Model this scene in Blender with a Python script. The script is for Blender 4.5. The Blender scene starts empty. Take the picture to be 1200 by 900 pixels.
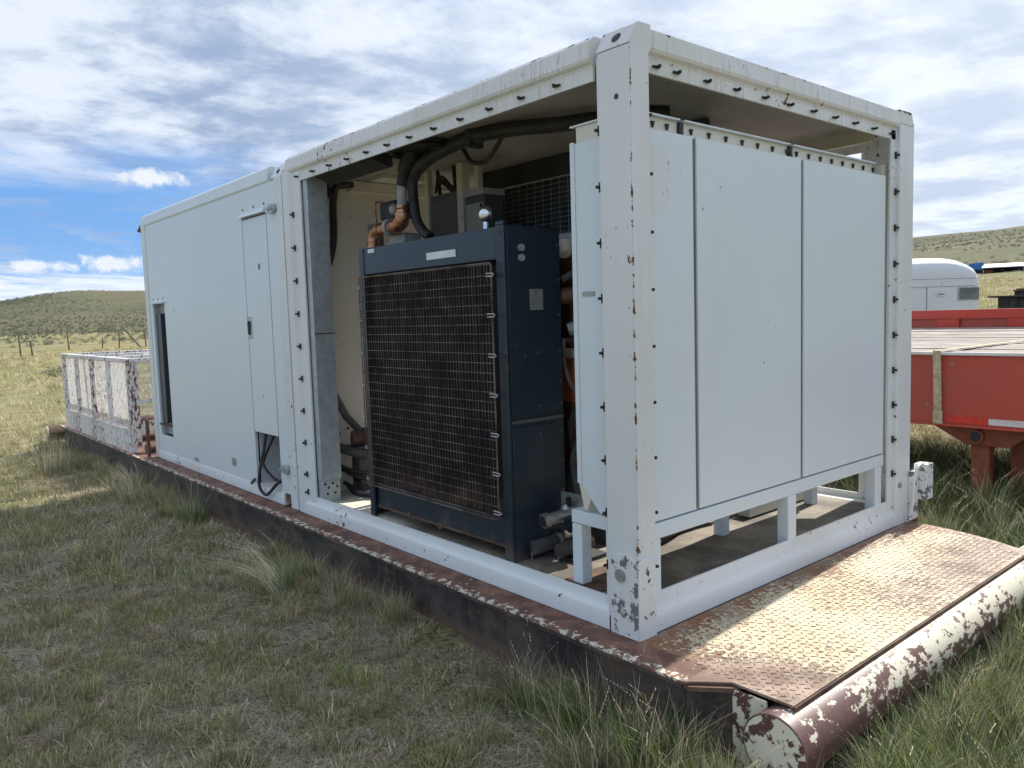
import bpy, bmesh, math, random
import numpy as np
from mathutils import Vector, Matrix, noise as mnoise

random.seed(7)
RNG = np.random.default_rng(11)
scene = bpy.context.scene
COL = scene.collection

# ------------------------------------------------------------------ camera
cd = bpy.data.cameras.new("camera")
cam = bpy.data.objects.new("camera", cd)
COL.objects.link(cam)
YAW, PITCH, ROLL = 0.7052, 0.0879, -0.0311
CAMPOS = Vector((-2.2694, -1.9457, 1.2838))
fw = Vector((math.sin(YAW) * math.cos(PITCH), math.cos(YAW) * math.cos(PITCH), -math.sin(PITCH)))
rt = fw.cross(Vector((0, 0, 1))).normalized()
up = rt.cross(fw)
r2 = rt * math.cos(ROLL) + up * math.sin(ROLL)
u2 = -rt * math.sin(ROLL) + up * math.cos(ROLL)
M = Matrix((r2, u2, -fw)).transposed().to_4x4()
M.translation = CAMPOS
cam.matrix_world = M
cd.sensor_width = 36
cd.lens = 916.4 / 1200 * 36
cd.clip_start = 0.05
cd.clip_end = 6000
scene.camera = cam

# ------------------------------------------------------------------ light
SUN_EL = math.radians(42)
SUNV = Vector((1.0, 0.085, 0)).normalized() * math.cos(SUN_EL) + Vector((0, 0, math.sin(SUN_EL)))
sl = bpy.data.lights.new("sun", 'SUN')
sl.energy = 4.4
sl.angle = math.radians(0.55)
sl.color = (1.0, 0.95, 0.86)
so = bpy.data.objects.new("sun", sl)
COL.objects.link(so)
so.rotation_euler = SUNV.to_track_quat('Z', 'Y').to_euler()
so.location = (30, 5, 30)

scene.view_settings.view_transform = 'Standard'
scene.view_settings.look = 'None'
scene.view_settings.exposure = 0.6
scene.view_settings.gamma = 1.0


# ------------------------------------------------------------------ node helpers
class NT:
    def __init__(s, tree):
        s.t = tree

    def n(s, typ, props=None, **ins):
        nd = s.t.nodes.new(typ)
        for k, v in (props or {}).items():
            setattr(nd, k, v)
        for k, v in ins.items():
            key = int(k[1:]) if k[0] == 'i' and k[1:].isdigit() else k.replace('_', ' ')
            s.put(nd.inputs[key], v)
        return nd

    def put(s, sock, v):
        if isinstance(v, bpy.types.NodeSocket):
            s.t.links.new(v, sock)
        elif isinstance(v, (tuple, list)):
            if sock.type == 'RGBA' and len(v) == 3:
                v = (*v, 1)
            sock.default_value = v
        else:
            sock.default_value = v

    def noise(s, vec, scale, detail=4, rough=0.5, dist=0.0):
        return s.n('ShaderNodeTexNoise', Vector=vec, Scale=scale, Detail=detail, Roughness=rough, Distortion=dist).outputs[0]

    def m(s, op, a, b=0.0, c=0.0, clamp=False):
        return s.n('ShaderNodeMath', dict(operation=op, use_clamp=clamp), i0=a, i1=b, i2=c).outputs[0]

    def step(s, v, a, b, lo=0.0, hi=1.0):
        nd = s.n('ShaderNodeMapRange', dict(interpolation_type='SMOOTHSTEP', clamp=True))
        for i, x in enumerate((v, a, b, lo, hi)):
            s.put(nd.inputs[i], x)
        return nd.outputs[0]

    def mix(s, f, a, b, mode='MIX'):
        nd = s.n('ShaderNodeMix', dict(data_type='RGBA', blend_type=mode))
        s.put(nd.inputs[0], f)
        s.put(nd.inputs[6], a)
        s.put(nd.inputs[7], b)
        return nd.outputs[2]

    def scalev(s, vec, v):
        return s.n('ShaderNodeVectorMath', dict(operation='MULTIPLY'), i0=vec, i1=v).outputs[0]


def new_mat(name):
    m = bpy.data.materials.new(name)
    m.use_nodes = True
    nt = NT(m.node_tree)
    b = m.node_tree.nodes['Principled BSDF']
    return m, nt, b


def bump(nt, b, h, strength=0.3, dist=0.002):
    nd = nt.n('ShaderNodeBump', Height=h, Strength=strength, Distance=dist)
    nt.t.links.new(nd.outputs[0], b.inputs['Normal'])


def objco(nt):
    return nt.n('ShaderNodeTexCoord').outputs['Object']


RUST = (0.13, 0.05, 0.022)
MAROON = (0.115, 0.055, 0.048)
CREAM = (0.72, 0.64, 0.44)


def mat_paint(name, base, chip=0.30, streak=0.0, rough=0.42, chipcol=(0.10, 0.055, 0.035), scale=22.0, dirt=0.25,
              dirtcol=(0.46, 0.41, 0.31), metal=0.0, spread=0.25, spec=0.5, wav=0.12, edge=None, ztop=None, mud=None, stretch=None):
    """old paint: soft dirt, run-down streaks and chipped flakes with rust round them"""
    m, nt, b = new_mat(name)
    co = objco(nt)
    if stretch:
        co = nt.scalev(co, stretch)
    big = nt.noise(co, 1.3, 4, 0.55)
    med = nt.noise(co, 5.0, 5, 0.6)
    fine = nt.noise(co, scale, 7, 0.62)
    col = nt.mix(nt.step(big, 0.35, 0.75, 0, dirt), base, dirtcol)
    vs = nt.noise(nt.scalev(co, (30, 30, 0.9)), 1.0, 4, 0.6)
    col = nt.mix(nt.step(vs, 0.52, 0.8, 0, dirt * 0.8), col, dirtcol)
    if streak > 0:
        st = nt.noise(nt.scalev(co, (95, 95, 2.2)), 1.0, 5, 0.65)
        stf = nt.m('MULTIPLY', nt.step(st, 0.52, 0.70), nt.step(med, 0.38, 0.58, 0, streak))
        col = nt.mix(stf, col, (0.30, 0.17, 0.09))
    if mud:
        mz = nt.n('ShaderNodeSeparateXYZ', Vector=co).outputs[2]
        mf = nt.m('ADD', mz, nt.m('MULTIPLY', nt.noise(nt.scalev(co, (9, 9, 1.6)), 1.0, 6, 0.65), 0.5))
        col = nt.mix(nt.step(mf, mud[1], mud[0], 0, 0.75), col, (0.17, 0.13, 0.09))
    v = nt.m('ADD', nt.m('MULTIPLY', fine, 1 - spread), nt.m('MULTIPLY', nt.noise(co, 1.9, 3, 0.5), spread))
    th = 0.66 - 0.28 * chip
    if edge:
        ex = nt.n('ShaderNodeSeparateXYZ', Vector=co).outputs
        dd = nt.m('ADD', nt.m('ABSOLUTE', nt.m('SUBTRACT', ex[0], edge[0])), nt.m('ABSOLUTE', nt.m('SUBTRACT', ex[1], edge[1])))
        v = nt.m('ADD', v, nt.step(dd, 0.009, 0.002, 0.0, 0.085))
        v = nt.m('ADD', v, nt.step(dd, 0.05, 0.0, 0.0, 0.03))
    if ztop:
        ez = nt.n('ShaderNodeSeparateXYZ', Vector=co).outputs[2]
        v = nt.m('ADD', v, nt.step(nt.m('ABSOLUTE', nt.m('SUBTRACT', ez, ztop)), 0.022, 0.004, 0.0, 0.10))
    halo = nt.step(v, th - 0.035, th + 0.01)
    ch = nt.step(v, th, th + 0.008)
    col = nt.mix(nt.m('MULTIPLY', halo, 0.35), col, (0.42, 0.28, 0.17))
    rustv = nt.mix(nt.noise(co, 60, 4, 0.6), tuple(c * 0.55 for c in chipcol), tuple(min(1, c * 1.6) for c in chipcol))
    col = nt.mix(ch, col, rustv)
    nt.put(b.inputs['Base Color'], col)
    nt.put(b.inputs['Roughness'], nt.m('ADD', rough, nt.m('MULTIPLY', ch, 0.4)))
    b.inputs['Metallic'].default_value = metal
    b.inputs['Specular IOR Level'].default_value = spec
    h = nt.m('ADD', nt.m('MULTIPLY', ch, -0.6), nt.m('MULTIPLY', nt.noise(co, 2.6, 2, 0.4), wav * 14))
    h = nt.m('ADD', h, nt.m('MULTIPLY', nt.noise(co, 160, 2, 0.5), 0.06))
    bump(nt, b, h, 0.55, 0.0016)
    return m


def mat_plain(name, c1, c2, scale=8, rough=0.55, metal=0.0, bmp=0.2, bs=40, stretch=(1, 1, 1), lo=0.35, hi=0.68, spec=0.5):
    m, nt, b = new_mat(name)
    co = nt.scalev(objco(nt), stretch)
    f = nt.noise(co, scale, 6, 0.6)
    nt.put(b.inputs['Base Color'], nt.mix(nt.step(f, lo, hi), c1, c2))
    nt.put(b.inputs['Roughness'], nt.step(nt.noise(co, scale * 2, 4, 0.6), 0.3, 0.7, rough - 0.1, rough + 0.12))
    b.inputs['Metallic'].default_value = metal
    b.inputs['Specular IOR Level'].default_value = spec
    if bmp:
        bump(nt, b, nt.noise(co, bs, 5, 0.6), bmp, 0.002)
    return m


MT = {}
MT['white'] = mat_paint('white_paint', (0.70, 0.775, 0.82), chip=-0.05, rough=0.36, dirt=0.07, wav=0.35)
MT['white_rail'] = mat_paint('white_paint_streaked', (0.74, 0.765, 0.765), chip=0.09, streak=0.7, ztop=2.345, rough=0.42, dirt=0.3)
MT['white_low'] = mat_paint('white_paint_scuffed', (0.74, 0.775, 0.785), chip=0.07, rough=0.42, dirt=0.22, scale=26)
MT['white_chip'] = mat_paint('white_paint_chipped', (0.74, 0.765, 0.76), chip=0.37, rough=0.45, dirt=0.15, scale=19,
                             chipcol=(0.15, 0.165, 0.17))
MT['cream_in'] = mat_paint('cream_inner_paint', (0.72, 0.69, 0.59), chip=-0.02, rough=0.5, dirt=0.2)
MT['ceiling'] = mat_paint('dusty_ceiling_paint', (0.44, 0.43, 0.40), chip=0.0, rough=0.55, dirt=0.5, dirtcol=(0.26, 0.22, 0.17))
MT['white_post'] = mat_paint('white_paint_rusty_edge', (0.74, 0.775, 0.785), chip=0.07, rough=0.42, dirt=0.22, scale=26, edge=(-1.22, -1.5),
                             chipcol=(0.14, 0.06, 0.035))
MT['cage'] = mat_paint('peeled_white_paint', (0.76, 0.76, 0.75), chip=0.36, rough=0.5, dirt=0.3, stretch=(1, 1, 0.4), scale=46,
                       chipcol=(0.17, 0.07, 0.045))
MT['cream_peel'] = mat_paint('peeling_cream_paint', (0.72, 0.68, 0.55), chip=0.55, rough=0.45, dirt=0.15, scale=17,
                             chipcol=(0.105, 0.05, 0.042), spread=0.2)


def mat_pipe():
    m, nt, b = new_mat('flaking_pipe_paint')
    co = objco(nt)
    xyz = nt.n('ShaderNodeSeparateXYZ', Vector=co)
    v = nt.m('ADD', nt.m('MULTIPLY', nt.noise(nt.scalev(co, (0.6, 1, 1)), 30, 8, 0.68), 0.8), nt.m('MULTIPLY', nt.noise(co, 4.0, 4, 0.6), 0.35))
    v = nt.m('ADD', v, nt.step(xyz.outputs[0], 0.1, 1.1, -0.10, -0.012))
    v = nt.m('ADD', v, nt.step(xyz.outputs[2], -0.20, -0.03, -0.06, 0.075))
    cr = nt.step(v, 0.575, 0.585)
    rb = nt.mix(nt.noise(co, 40, 5, 0.6), (0.075, 0.035, 0.035), (0.17, 0.09, 0.08))
    cc = nt.mix(nt.noise(co, 9, 4, 0.6), (0.60, 0.55, 0.42), (0.72, 0.68, 0.56))
    nt.put(b.inputs['Base Color'], nt.mix(cr, rb, cc))
    nt.put(b.inputs['Roughness'], nt.step(cr, 0, 1, 0.48, 0.6))
    bump(nt, b, nt.m('ADD', cr, nt.m('MULTIPLY', nt.noise(co, 120, 3, 0.6), 0.15)), 0.6, 0.0016)
    return m


MT['pipe_paint'] = mat_pipe()
MT['navy'] = mat_paint('navy_paint', (0.014, 0.030, 0.046), chip=-0.02, rough=0.33, dirt=0.2, dirtcol=(0.06, 0.07, 0.08),
                       chipcol=(0.12, 0.10, 0.08))
MT['navy_mud'] = mat_paint('navy_paint_muddy_foot', (0.012, 0.026, 0.040), chip=-0.02, rough=0.36, dirt=0.2, dirtcol=(0.06, 0.07, 0.08), mud=(0.17, 0.36))
MT['galv'] = mat_plain('galvanised_steel', (0.36, 0.41, 0.43), (0.46, 0.51, 0.53), scale=22, rough=0.45, metal=0.35, bmp=0.05)
MT['rubber'] = mat_plain('black_rubber', (0.012, 0.012, 0.014), (0.035, 0.034, 0.034), scale=12, rough=0.6, bmp=0.1)
MT['hose_dusty'] = mat_plain('dusty_hose', (0.05, 0.05, 0.05), (0.16, 0.14, 0.12), scale=6, rough=0.7, bmp=0.2)
MT['black'] = mat_plain('black_bolt_coating', (0.01, 0.01, 0.011), (0.03, 0.025, 0.022), scale=50, rough=0.5, bmp=0.0)
MT['copper'] = mat_plain('tarnished_copper', (0.38, 0.16, 0.09), (0.58, 0.34, 0.22), scale=18, rough=0.35, metal=0.9, bmp=0.1)
MT['steel'] = mat_plain('dull_steel', (0.38, 0.38, 0.37), (0.6, 0.6, 0.58), scale=20, rough=0.4, metal=0.8, bmp=0.1)
MT['chrome'] = mat_plain('chrome', (0.75, 0.75, 0.73), (0.85, 0.85, 0.85), scale=20, rough=0.2, metal=1.0, bmp=0.0)
MT['grey'] = mat_plain('grey_cabinet_paint', (0.085, 0.09, 0.09), (0.15, 0.15, 0.14), scale=3, rough=0.55, bmp=0.05)
MT['duct'] = mat_plain('dark_steel', (0.02, 0.024, 0.03), (0.05, 0.052, 0.058), scale=5, rough=0.6, bmp=0.1)
MT['redprimer'] = mat_plain('dark_red_engine_paint', (0.09, 0.03, 0.025), (0.16, 0.07, 0.05), scale=8, rough=0.5, bmp=0.15)
MT['castgrey'] = mat_plain('grey_casting', (0.26, 0.27, 0.27), (0.42, 0.42, 0.40), scale=10, rough=0.5, bmp=0.2)
MT['label'] = mat_plain('label_print', (0.62, 0.66, 0.66), (0.72, 0.74, 0.73), scale=9, rough=0.5, bmp=0.0)
MT['plate'] = mat_plain('data_plate_metal', (0.30, 0.33, 0.31), (0.40, 0.42, 0.40), scale=30, rough=0.45, metal=0.4, bmp=0.0)
MT['print'] = mat_plain('dark_print', (0.07, 0.07, 0.07), (0.12, 0.12, 0.12), scale=30, rough=0.6, bmp=0.0)
MT['red'] = mat_paint('faded_red_paint', (0.52, 0.075, 0.05), chip=0.06, rough=0.45, dirt=0.5, dirtcol=(0.30, 0.10, 0.075),
                      chipcol=(0.25, 0.20, 0.18))
MT['redbright'] = mat_paint('bright_red_paint', (0.52, 0.045, 0.03), chip=0.08, rough=0.4, dirt=0.2, dirtcol=(0.35, 0.09, 0.06))
MT['rustred'] = mat_plain('rusty_red_leg', (0.22, 0.055, 0.03), (0.34, 0.10, 0.05), scale=7, rough=0.6, bmp=0.2)
MT['rust'] = mat_plain('rust', (0.075, 0.042, 0.03), (0.17, 0.10, 0.07), scale=9, rough=0.8, bmp=0.4)
MT['tape_white'] = mat_plain('reflective_tape_white', (0.6, 0.6, 0.6), (0.75, 0.75, 0.75), scale=20, rough=0.4, bmp=0.0)
MT['tape_red'] = mat_plain('reflective_tape_red', (0.60, 0.03, 0.02), (0.7, 0.05, 0.03), scale=20, rough=0.35, bmp=0.0)
MT['webbing'] = mat_plain('dirty_webbing', (0.42, 0.34, 0.21), (0.60, 0.52, 0.36), scale=30, rough=0.85, bmp=0.4, bs=200)
MT['alu'] = mat_paint('white_trailer_skin', (0.66, 0.70, 0.73), chip=0.05, rough=0.32, dirt=0.1)
MT['glass_dirty'] = mat_plain('dusty_window_glass', (0.10, 0.12, 0.13), (0.20, 0.22, 0.22), scale=2.5, rough=0.2, bmp=0.0)
MT['wood_old'] = mat_plain('weathered_deck_wood', (0.17, 0.145, 0.12), (0.46, 0.42, 0.37), scale=5, rough=0.85, bmp=0.6, bs=30,
                           stretch=(9, 0.8, 9))
MT['postwood'] = mat_plain('grey_fence_wood', (0.10, 0.085, 0.07), (0.22, 0.19, 0.16), scale=6, rough=0.9, bmp=0.3)
MT['bluetarp'] = mat_plain('blue_tarp', (0.03, 0.13, 0.36), (0.06, 0.2, 0.48), scale=3, rough=0.5, bmp=0.3)
MT['whiteroof'] = mat_plain('white_roof_sheet', (0.62, 0.62, 0.60), (0.75, 0.75, 0.73), scale=2, rough=0.5, bmp=0.1)
MT['darkwall'] = mat_plain('dark_weathered_boards', (0.025, 0.024, 0.025), (0.06, 0.055, 0.05), scale=4, rough=0.8, bmp=0.2)
MT['rustorange'] = mat_plain('orange_red_surface', (0.35, 0.09, 0.04), (0.5, 0.15, 0.07), scale=10, rough=0.6, bmp=0.2)  # orange-red of the trailer stand-in in the engine gap, and one crate

MT['stain'] = mat_paint('faded_overspray_paint', (0.715, 0.75, 0.765), chip=0.05, rough=0.45, dirt=0.2)
MT['grey_wall'] = mat_paint('grey_recess_paint', (0.50, 0.52, 0.53), chip=0.1, rough=0.45, dirt=0.2)  # even grey for the slot and cutout recesses


def mat_floor():
    m, nt, b = new_mat('dusty_steel_floor')
    co = objco(nt)
    f = nt.noise(co, 3.5, 7, 0.6)
    c = nt.mix(nt.step(f, 0.35, 0.65), (0.115, 0.10, 0.08), (0.30, 0.26, 0.20))
    xyz = nt.n('ShaderNodeSeparateXYZ', Vector=co)
    pale = nt.m('MULTIPLY', nt.step(xyz.outputs[1], 0.2, 0.5), nt.step(f, 0.25, 0.4))  # floor painted paler towards the rear, front kept dim as shading
    c = nt.mix(pale, c, (0.66, 0.62, 0.53))
    sp = nt.step(nt.noise(co, 45, 5, 0.7), 0.56, 0.64)
    c = nt.mix(nt.m('MULTIPLY', sp, 0.6), c, (0.10, 0.075, 0.055))
    nt.put(b.inputs['Base Color'], c)
    b.inputs['Roughness'].default_value = 0.75
    bump(nt, b, nt.noise(co, 60, 5, 0.7), 0.35, 0.002)
    return m


MT['floor'] = mat_floor()


def mat_skidside():
    m, nt, b = new_mat('skid_beam_coating')
    co = objco(nt)
    xyz = nt.n('ShaderNodeSeparateXYZ', Vector=co)
    z = nt.m('ADD', xyz.outputs[2], nt.m('MULTIPLY', nt.noise(co, 3, 5, 0.6), 0.16))
    body = nt.mix(nt.step(nt.noise(co, 3.2, 8, 0.65), 0.38, 0.62), (0.024, 0.023, 0.027), (0.095, 0.078, 0.072))
    body = nt.mix(nt.step(nt.noise(nt.scalev(co, (3, 3, 12)), 2.0, 7, 0.7), 0.48, 0.64, 0, 0.65), body, (0.15, 0.095, 0.062))
    run = nt.step(nt.noise(nt.scalev(co, (1, 26, 1.2)), 1.0, 5, 0.65), 0.50, 0.66, 0, 0.55)
    body = nt.mix(run, body, (0.13, 0.085, 0.06))
    low = nt.step(z, -0.10, -0.17)
    col = nt.mix(low, body, nt.mix(nt.noise(co, 14, 5, 0.6), (0.085, 0.055, 0.038), (0.20, 0.145, 0.10)))
    nt.put(b.inputs['Base Color'], col)
    b.inputs['Roughness'].default_value = 0.55
    bump(nt, b, nt.noise(co, 30, 6, 0.65), 0.4, 0.003)
    return m


MT['skidside'] = mat_skidside()


def mat_deck(name, lug=False):
    """cream non-slip paint worn down to red-brown steel, with orange rust next to the enclosure"""
    m, nt, b = new_mat(name)
    co = objco(nt)
    xyz = nt.n('ShaderNodeSeparateXYZ', Vector=co)
    X, Y = xyz.outputs[0], xyz.outputs[1]      # local = world x, y
    big = nt.noise(co, 1.9, 5, 0.6)
    fine = nt.noise(co, 34, 7, 0.66)
    # how much cream is left
    k = nt.m('MULTIPLY', nt.step(nt.m('ADD', X, nt.m('MULTIPLY', Y, 0.35)), -0.10, 0.20), nt.step(Y, 0.06, -0.20))
    k = nt.m('MULTIPLY', k, nt.step(X, 2.55, 1.6, 0.72, 1.0))
    edge = nt.m('SUBTRACT', 1.0, nt.m('MULTIPLY', nt.step(X, 0.75, 1.4), nt.step(Y, -0.22, -0.50, 0, 0.5)))
    k = nt.m('MULTIPLY', k, edge)
    v = nt.m('ADD', nt.m('ADD', nt.m('MULTIPLY', fine, 1.15), nt.m('MULTIPLY', big, 0.45)), nt.m('MULTIPLY', k, 0.27))
    thr = 1.08 if lug else 0.975
    cream = nt.step(v, thr - 0.02, thr + 0.05)
    base = nt.mix(nt.step(nt.noise(co, 6, 6, 0.65), 0.38, 0.62), (0.175, 0.105, 0.075), (0.37, 0.27, 0.20))
    orange = nt.m('MULTIPLY', nt.step(Y, -0.5, -0.05), nt.step(nt.noise(co, 4.5, 6, 0.6), 0.42, 0.58))
    base = nt.mix(nt.m('MULTIPLY', orange, 0.85), base, (0.26, 0.11, 0.045))
    base = nt.mix(nt.m('MULTIPLY', nt.step(nt.noise(co, 70, 5, 0.7), 0.5, 0.62), 0.5), base, (0.08, 0.04, 0.03))
    cr = nt.mix(nt.step(big, 0.4, 0.65), (0.54, 0.44, 0.27), (0.60, 0.52, 0.37))
    if lug:
        base = nt.mix(0.35, base, (0.20, 0.11, 0.08))
    col = nt.mix(cream, base, cr)
    nt.put(b.inputs['Base Color'], col)
    nt.put(b.inputs['Roughness'], nt.step(fine, 0.3, 0.7, 0.5, 0.75))
    bump(nt, b, nt.m('ADD', cream, nt.m('MULTIPLY', nt.noise(co, 90, 4, 0.6), 0.6)), 0.5, 0.0015)
    return m


MT['deck'] = mat_deck('worn_deck_plate')
MT['lug'] = mat_deck('worn_deck_lugs', True)


def mat_ledge():
    m, nt, b = new_mat('ledge_rust_with_flakes')
    co = objco(nt)
    xyz = nt.n('ShaderNodeSeparateXYZ', Vector=co)
    edge = nt.step(xyz.outputs[0], -0.085, -0.13, 0.0, 1.0)
    v = nt.m('ADD', nt.noise(co, 30, 7, 0.66), nt.m('MULTIPLY', edge, 0.13))
    cr = nt.step(v, 0.63, 0.66)
    base = nt.mix(nt.step(nt.noise(co, 8, 6, 0.6), 0.35, 0.65), (0.115, 0.055, 0.04), (0.25, 0.13, 0.085))
    nt.put(b.inputs['Base Color'], nt.mix(cr, base, (0.70, 0.64, 0.52)))
    b.inputs['Roughness'].default_value = 0.75
    bump(nt, b, nt.m('ADD', cr, nt.noise(co, 60, 5, 0.6)), 0.5, 0.002)
    return m


MT['ledge'] = mat_ledge()


def mat_core():
    m, nt, b = new_mat('radiator_core_fins')
    co = objco(nt)
    xyz = nt.n('ShaderNodeSeparateXYZ', Vector=co)
    z = nt.m('ADD', xyz.outputs[2], nt.m('MULTIPLY', nt.noise(co, 3, 5, 0.6), 0.5))
    dirt = nt.step(z, 0.60, 0.34, 0.0, 0.85)
    c = nt.mix(nt.noise(co, 70, 3, 0.6), (0.006, 0.006, 0.009), (0.022, 0.020, 0.024))
    c = nt.mix(nt.m('MULTIPLY', dirt, nt.step(nt.noise(nt.scalev(co, (1, 1, 0.4)), 24, 6, 0.7), 0.35, 0.6)), c, (0.24, 0.17, 0.10))
    nt.put(b.inputs['Base Color'], c)
    b.inputs['Roughness'].default_value = 0.8
    bump(nt, b, nt.noise(nt.scalev(co, (1, 6, 1)), 60, 3, 0.5), 0.5, 0.004)
    return m


MT['core'] = mat_core()


def mat_wire():
    m, nt, b = new_mat('rusty_guard_wire')
    co = nt.n('ShaderNodeNewGeometry').outputs['Position']
    f = nt.noise(co, 7, 5, 0.65)
    nt.put(b.inputs['Base Color'], nt.mix(nt.step(f, 0.38, 0.62), (0.075, 0.042, 0.03), (0.20, 0.155, 0.13)))
    b.inputs['Roughness'].default_value = 0.6
    b.inputs['Metallic'].default_value = 0.3
    return m


MT['wire'] = mat_wire()

# ------------------------------------------------------------------ world: sky and clouds
w = bpy.data.worlds.new("World")
scene.world = w
w.use_nodes = True
nt = NT(w.node_tree)
bg = w.node_tree.nodes['Background']
sky = nt.n('ShaderNodeTexSky', dict(sky_type='NISHITA', sun_disc=False, sun_elevation=SUN_EL,
                                    sun_rotation=math.atan2(SUNV.x, SUNV.y), altitude=1800.0, air_density=1.1,
                                    dust_density=0.7, ozone_density=2.2))
d = nt.n('ShaderNodeTexCoord').outputs['Generated']
sx = nt.n('ShaderNodeSeparateXYZ', Vector=d)
dx, dy, dz = sx.outputs
den = nt.m('ADD', nt.m('MAXIMUM', dz, 0.0), 0.10)
pv = nt.n('ShaderNodeCombineXYZ', X=nt.m('DIVIDE', dx, den), Y=nt.m('DIVIDE', dy, den), Z=0.0).outputs[0]
warp = nt.n('ShaderNodeTexNoise', Vector=pv, Scale=0.8, Detail=3.0)
pw = nt.n('ShaderNodeVectorMath', dict(operation='MULTIPLY_ADD'), i0=warp.outputs[1], i1=(0.35, 0.35, 0.0), i2=pv).outputs[0]
n1 = nt.noise(pw, 0.95, 10, 0.60, 0.0)
n2 = nt.noise(pw, 2.6, 10, 0.62, 0.0)
n3 = nt.noise(nt.scalev(pw, (0.5, 1.0, 1.0)), 1.5, 8, 0.6, 0.6)
# the open blue lane low in the north
wob = nt.m('MULTIPLY', nt.m('SUBTRACT', n3, 0.5), 0.16)
zz = nt.m('ADD', dz, wob)
lane = nt.m('MULTIPLY', nt.step(dx, 0.50, 0.25), nt.m('MULTIPLY', nt.step(zz, 0.048, 0.066), nt.step(zz, 0.215, 0.15)))
cov = nt.step(n1, 0.24, 0.42)
cov = nt.m('MAXIMUM', cov, nt.step(n2, 0.36, 0.54, 0, 0.9))
cov = nt.m('MAXIMUM', cov, nt.step(dz, 0.05, 0.02, 0, 0.8))
cov = nt.m('MULTIPLY', cov, nt.m('SUBTRACT', 1.0, nt.m('MULTIPLY', lane, nt.step(n2, 0.66, 0.5, 0.55, 0.98))), clamp=True)


# small fair-weather puffs floating in the lane
def puff(cx, cy, cz, sw, sh, seed):
    c = Vector((cx, cy, cz)).normalized()
    h = Vector((c.y, -c.x, 0)).normalized()
    U = nt.n('ShaderNodeVectorMath', dict(operation='DOT_PRODUCT'), i0=d, i1=tuple(h)).outputs['Value']
    V = nt.m('SUBTRACT', dz, cz)
    nz = nt.noise(nt.n('ShaderNodeVectorMath', dict(operation='ADD'), i0=d, i1=(seed, 0, 0)).outputs[0], 30, 9, 0.68)
    Un = nt.m('DIVIDE', U, sw)
    Vn = nt.m('DIVIDE', V, sh)
    r = nt.m('SQRT', nt.m('ADD', nt.m('MULTIPLY', Un, Un), nt.m('MULTIPLY', Vn, Vn)))
    r = nt.m('ADD', r, nt.m('MULTIPLY', nt.m('SUBTRACT', nz, 0.5), 4.2))
    front = nt.step(dy, 0.0, 0.2)
    return nt.m('MULTIPLY', nt.step(r, 1.1, 0.35), front)


pf = puff(0.286, 0.944, 0.166, 0.034, 0.010, 1.3)
pf = nt.m('MAXIMUM', pf, puff(0.238, 0.969, 0.072, 0.042, 0.011, 4.1))
pf = nt.m('MAXIMUM', pf, puff(0.165, 0.983, 0.070, 0.036, 0.008, 7.7))
pf = nt.m('MAXIMUM', pf, puff(0.02, 0.99, 0.115, 0.05, 0.012, 9.2))
# cloud brightness
shade = nt.step(nt.m('ADD', nt.m('MULTIPLY', n2, 0.55), nt.m('MULTIPLY', n1, 0.45)), 0.42, 0.585)
east = nt.n('ShaderNodeVectorMath', dict(operation='DOT_PRODUCT'), i0=d, i1=tuple(SUNV)).outputs['Value']
glow = nt.step(east, 0.45, 0.98)
cl = nt.mix(shade, (6.9, 7.4, 8.2), (2.9, 3.7, 5.2))
cl = nt.mix(nt.m('MULTIPLY', glow, 0.5), cl, (8.8, 9.2, 9.9))
cl = nt.mix(nt.step(dz, 0.12, 0.02, 0, 0.7), cl, (7.6, 8.1, 8.8))
blue = nt.mix(0.7, sky.outputs[0], (1.0, 3.0, 7.0))
blue = nt.mix(nt.step(dz, 0.10, 0.0, 0, 0.7), blue, (3.8, 6.0, 9.0))
colr = nt.mix(nt.m('MULTIPLY', cov, 0.93), blue, cl)
colr = nt.mix(nt.m('MULTIPLY', pf, 0.85), colr, (7.4, 7.6, 8.0))
nt.put(bg.inputs['Color'], colr)
bg.inputs['Strength'].default_value = 0.085


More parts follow.
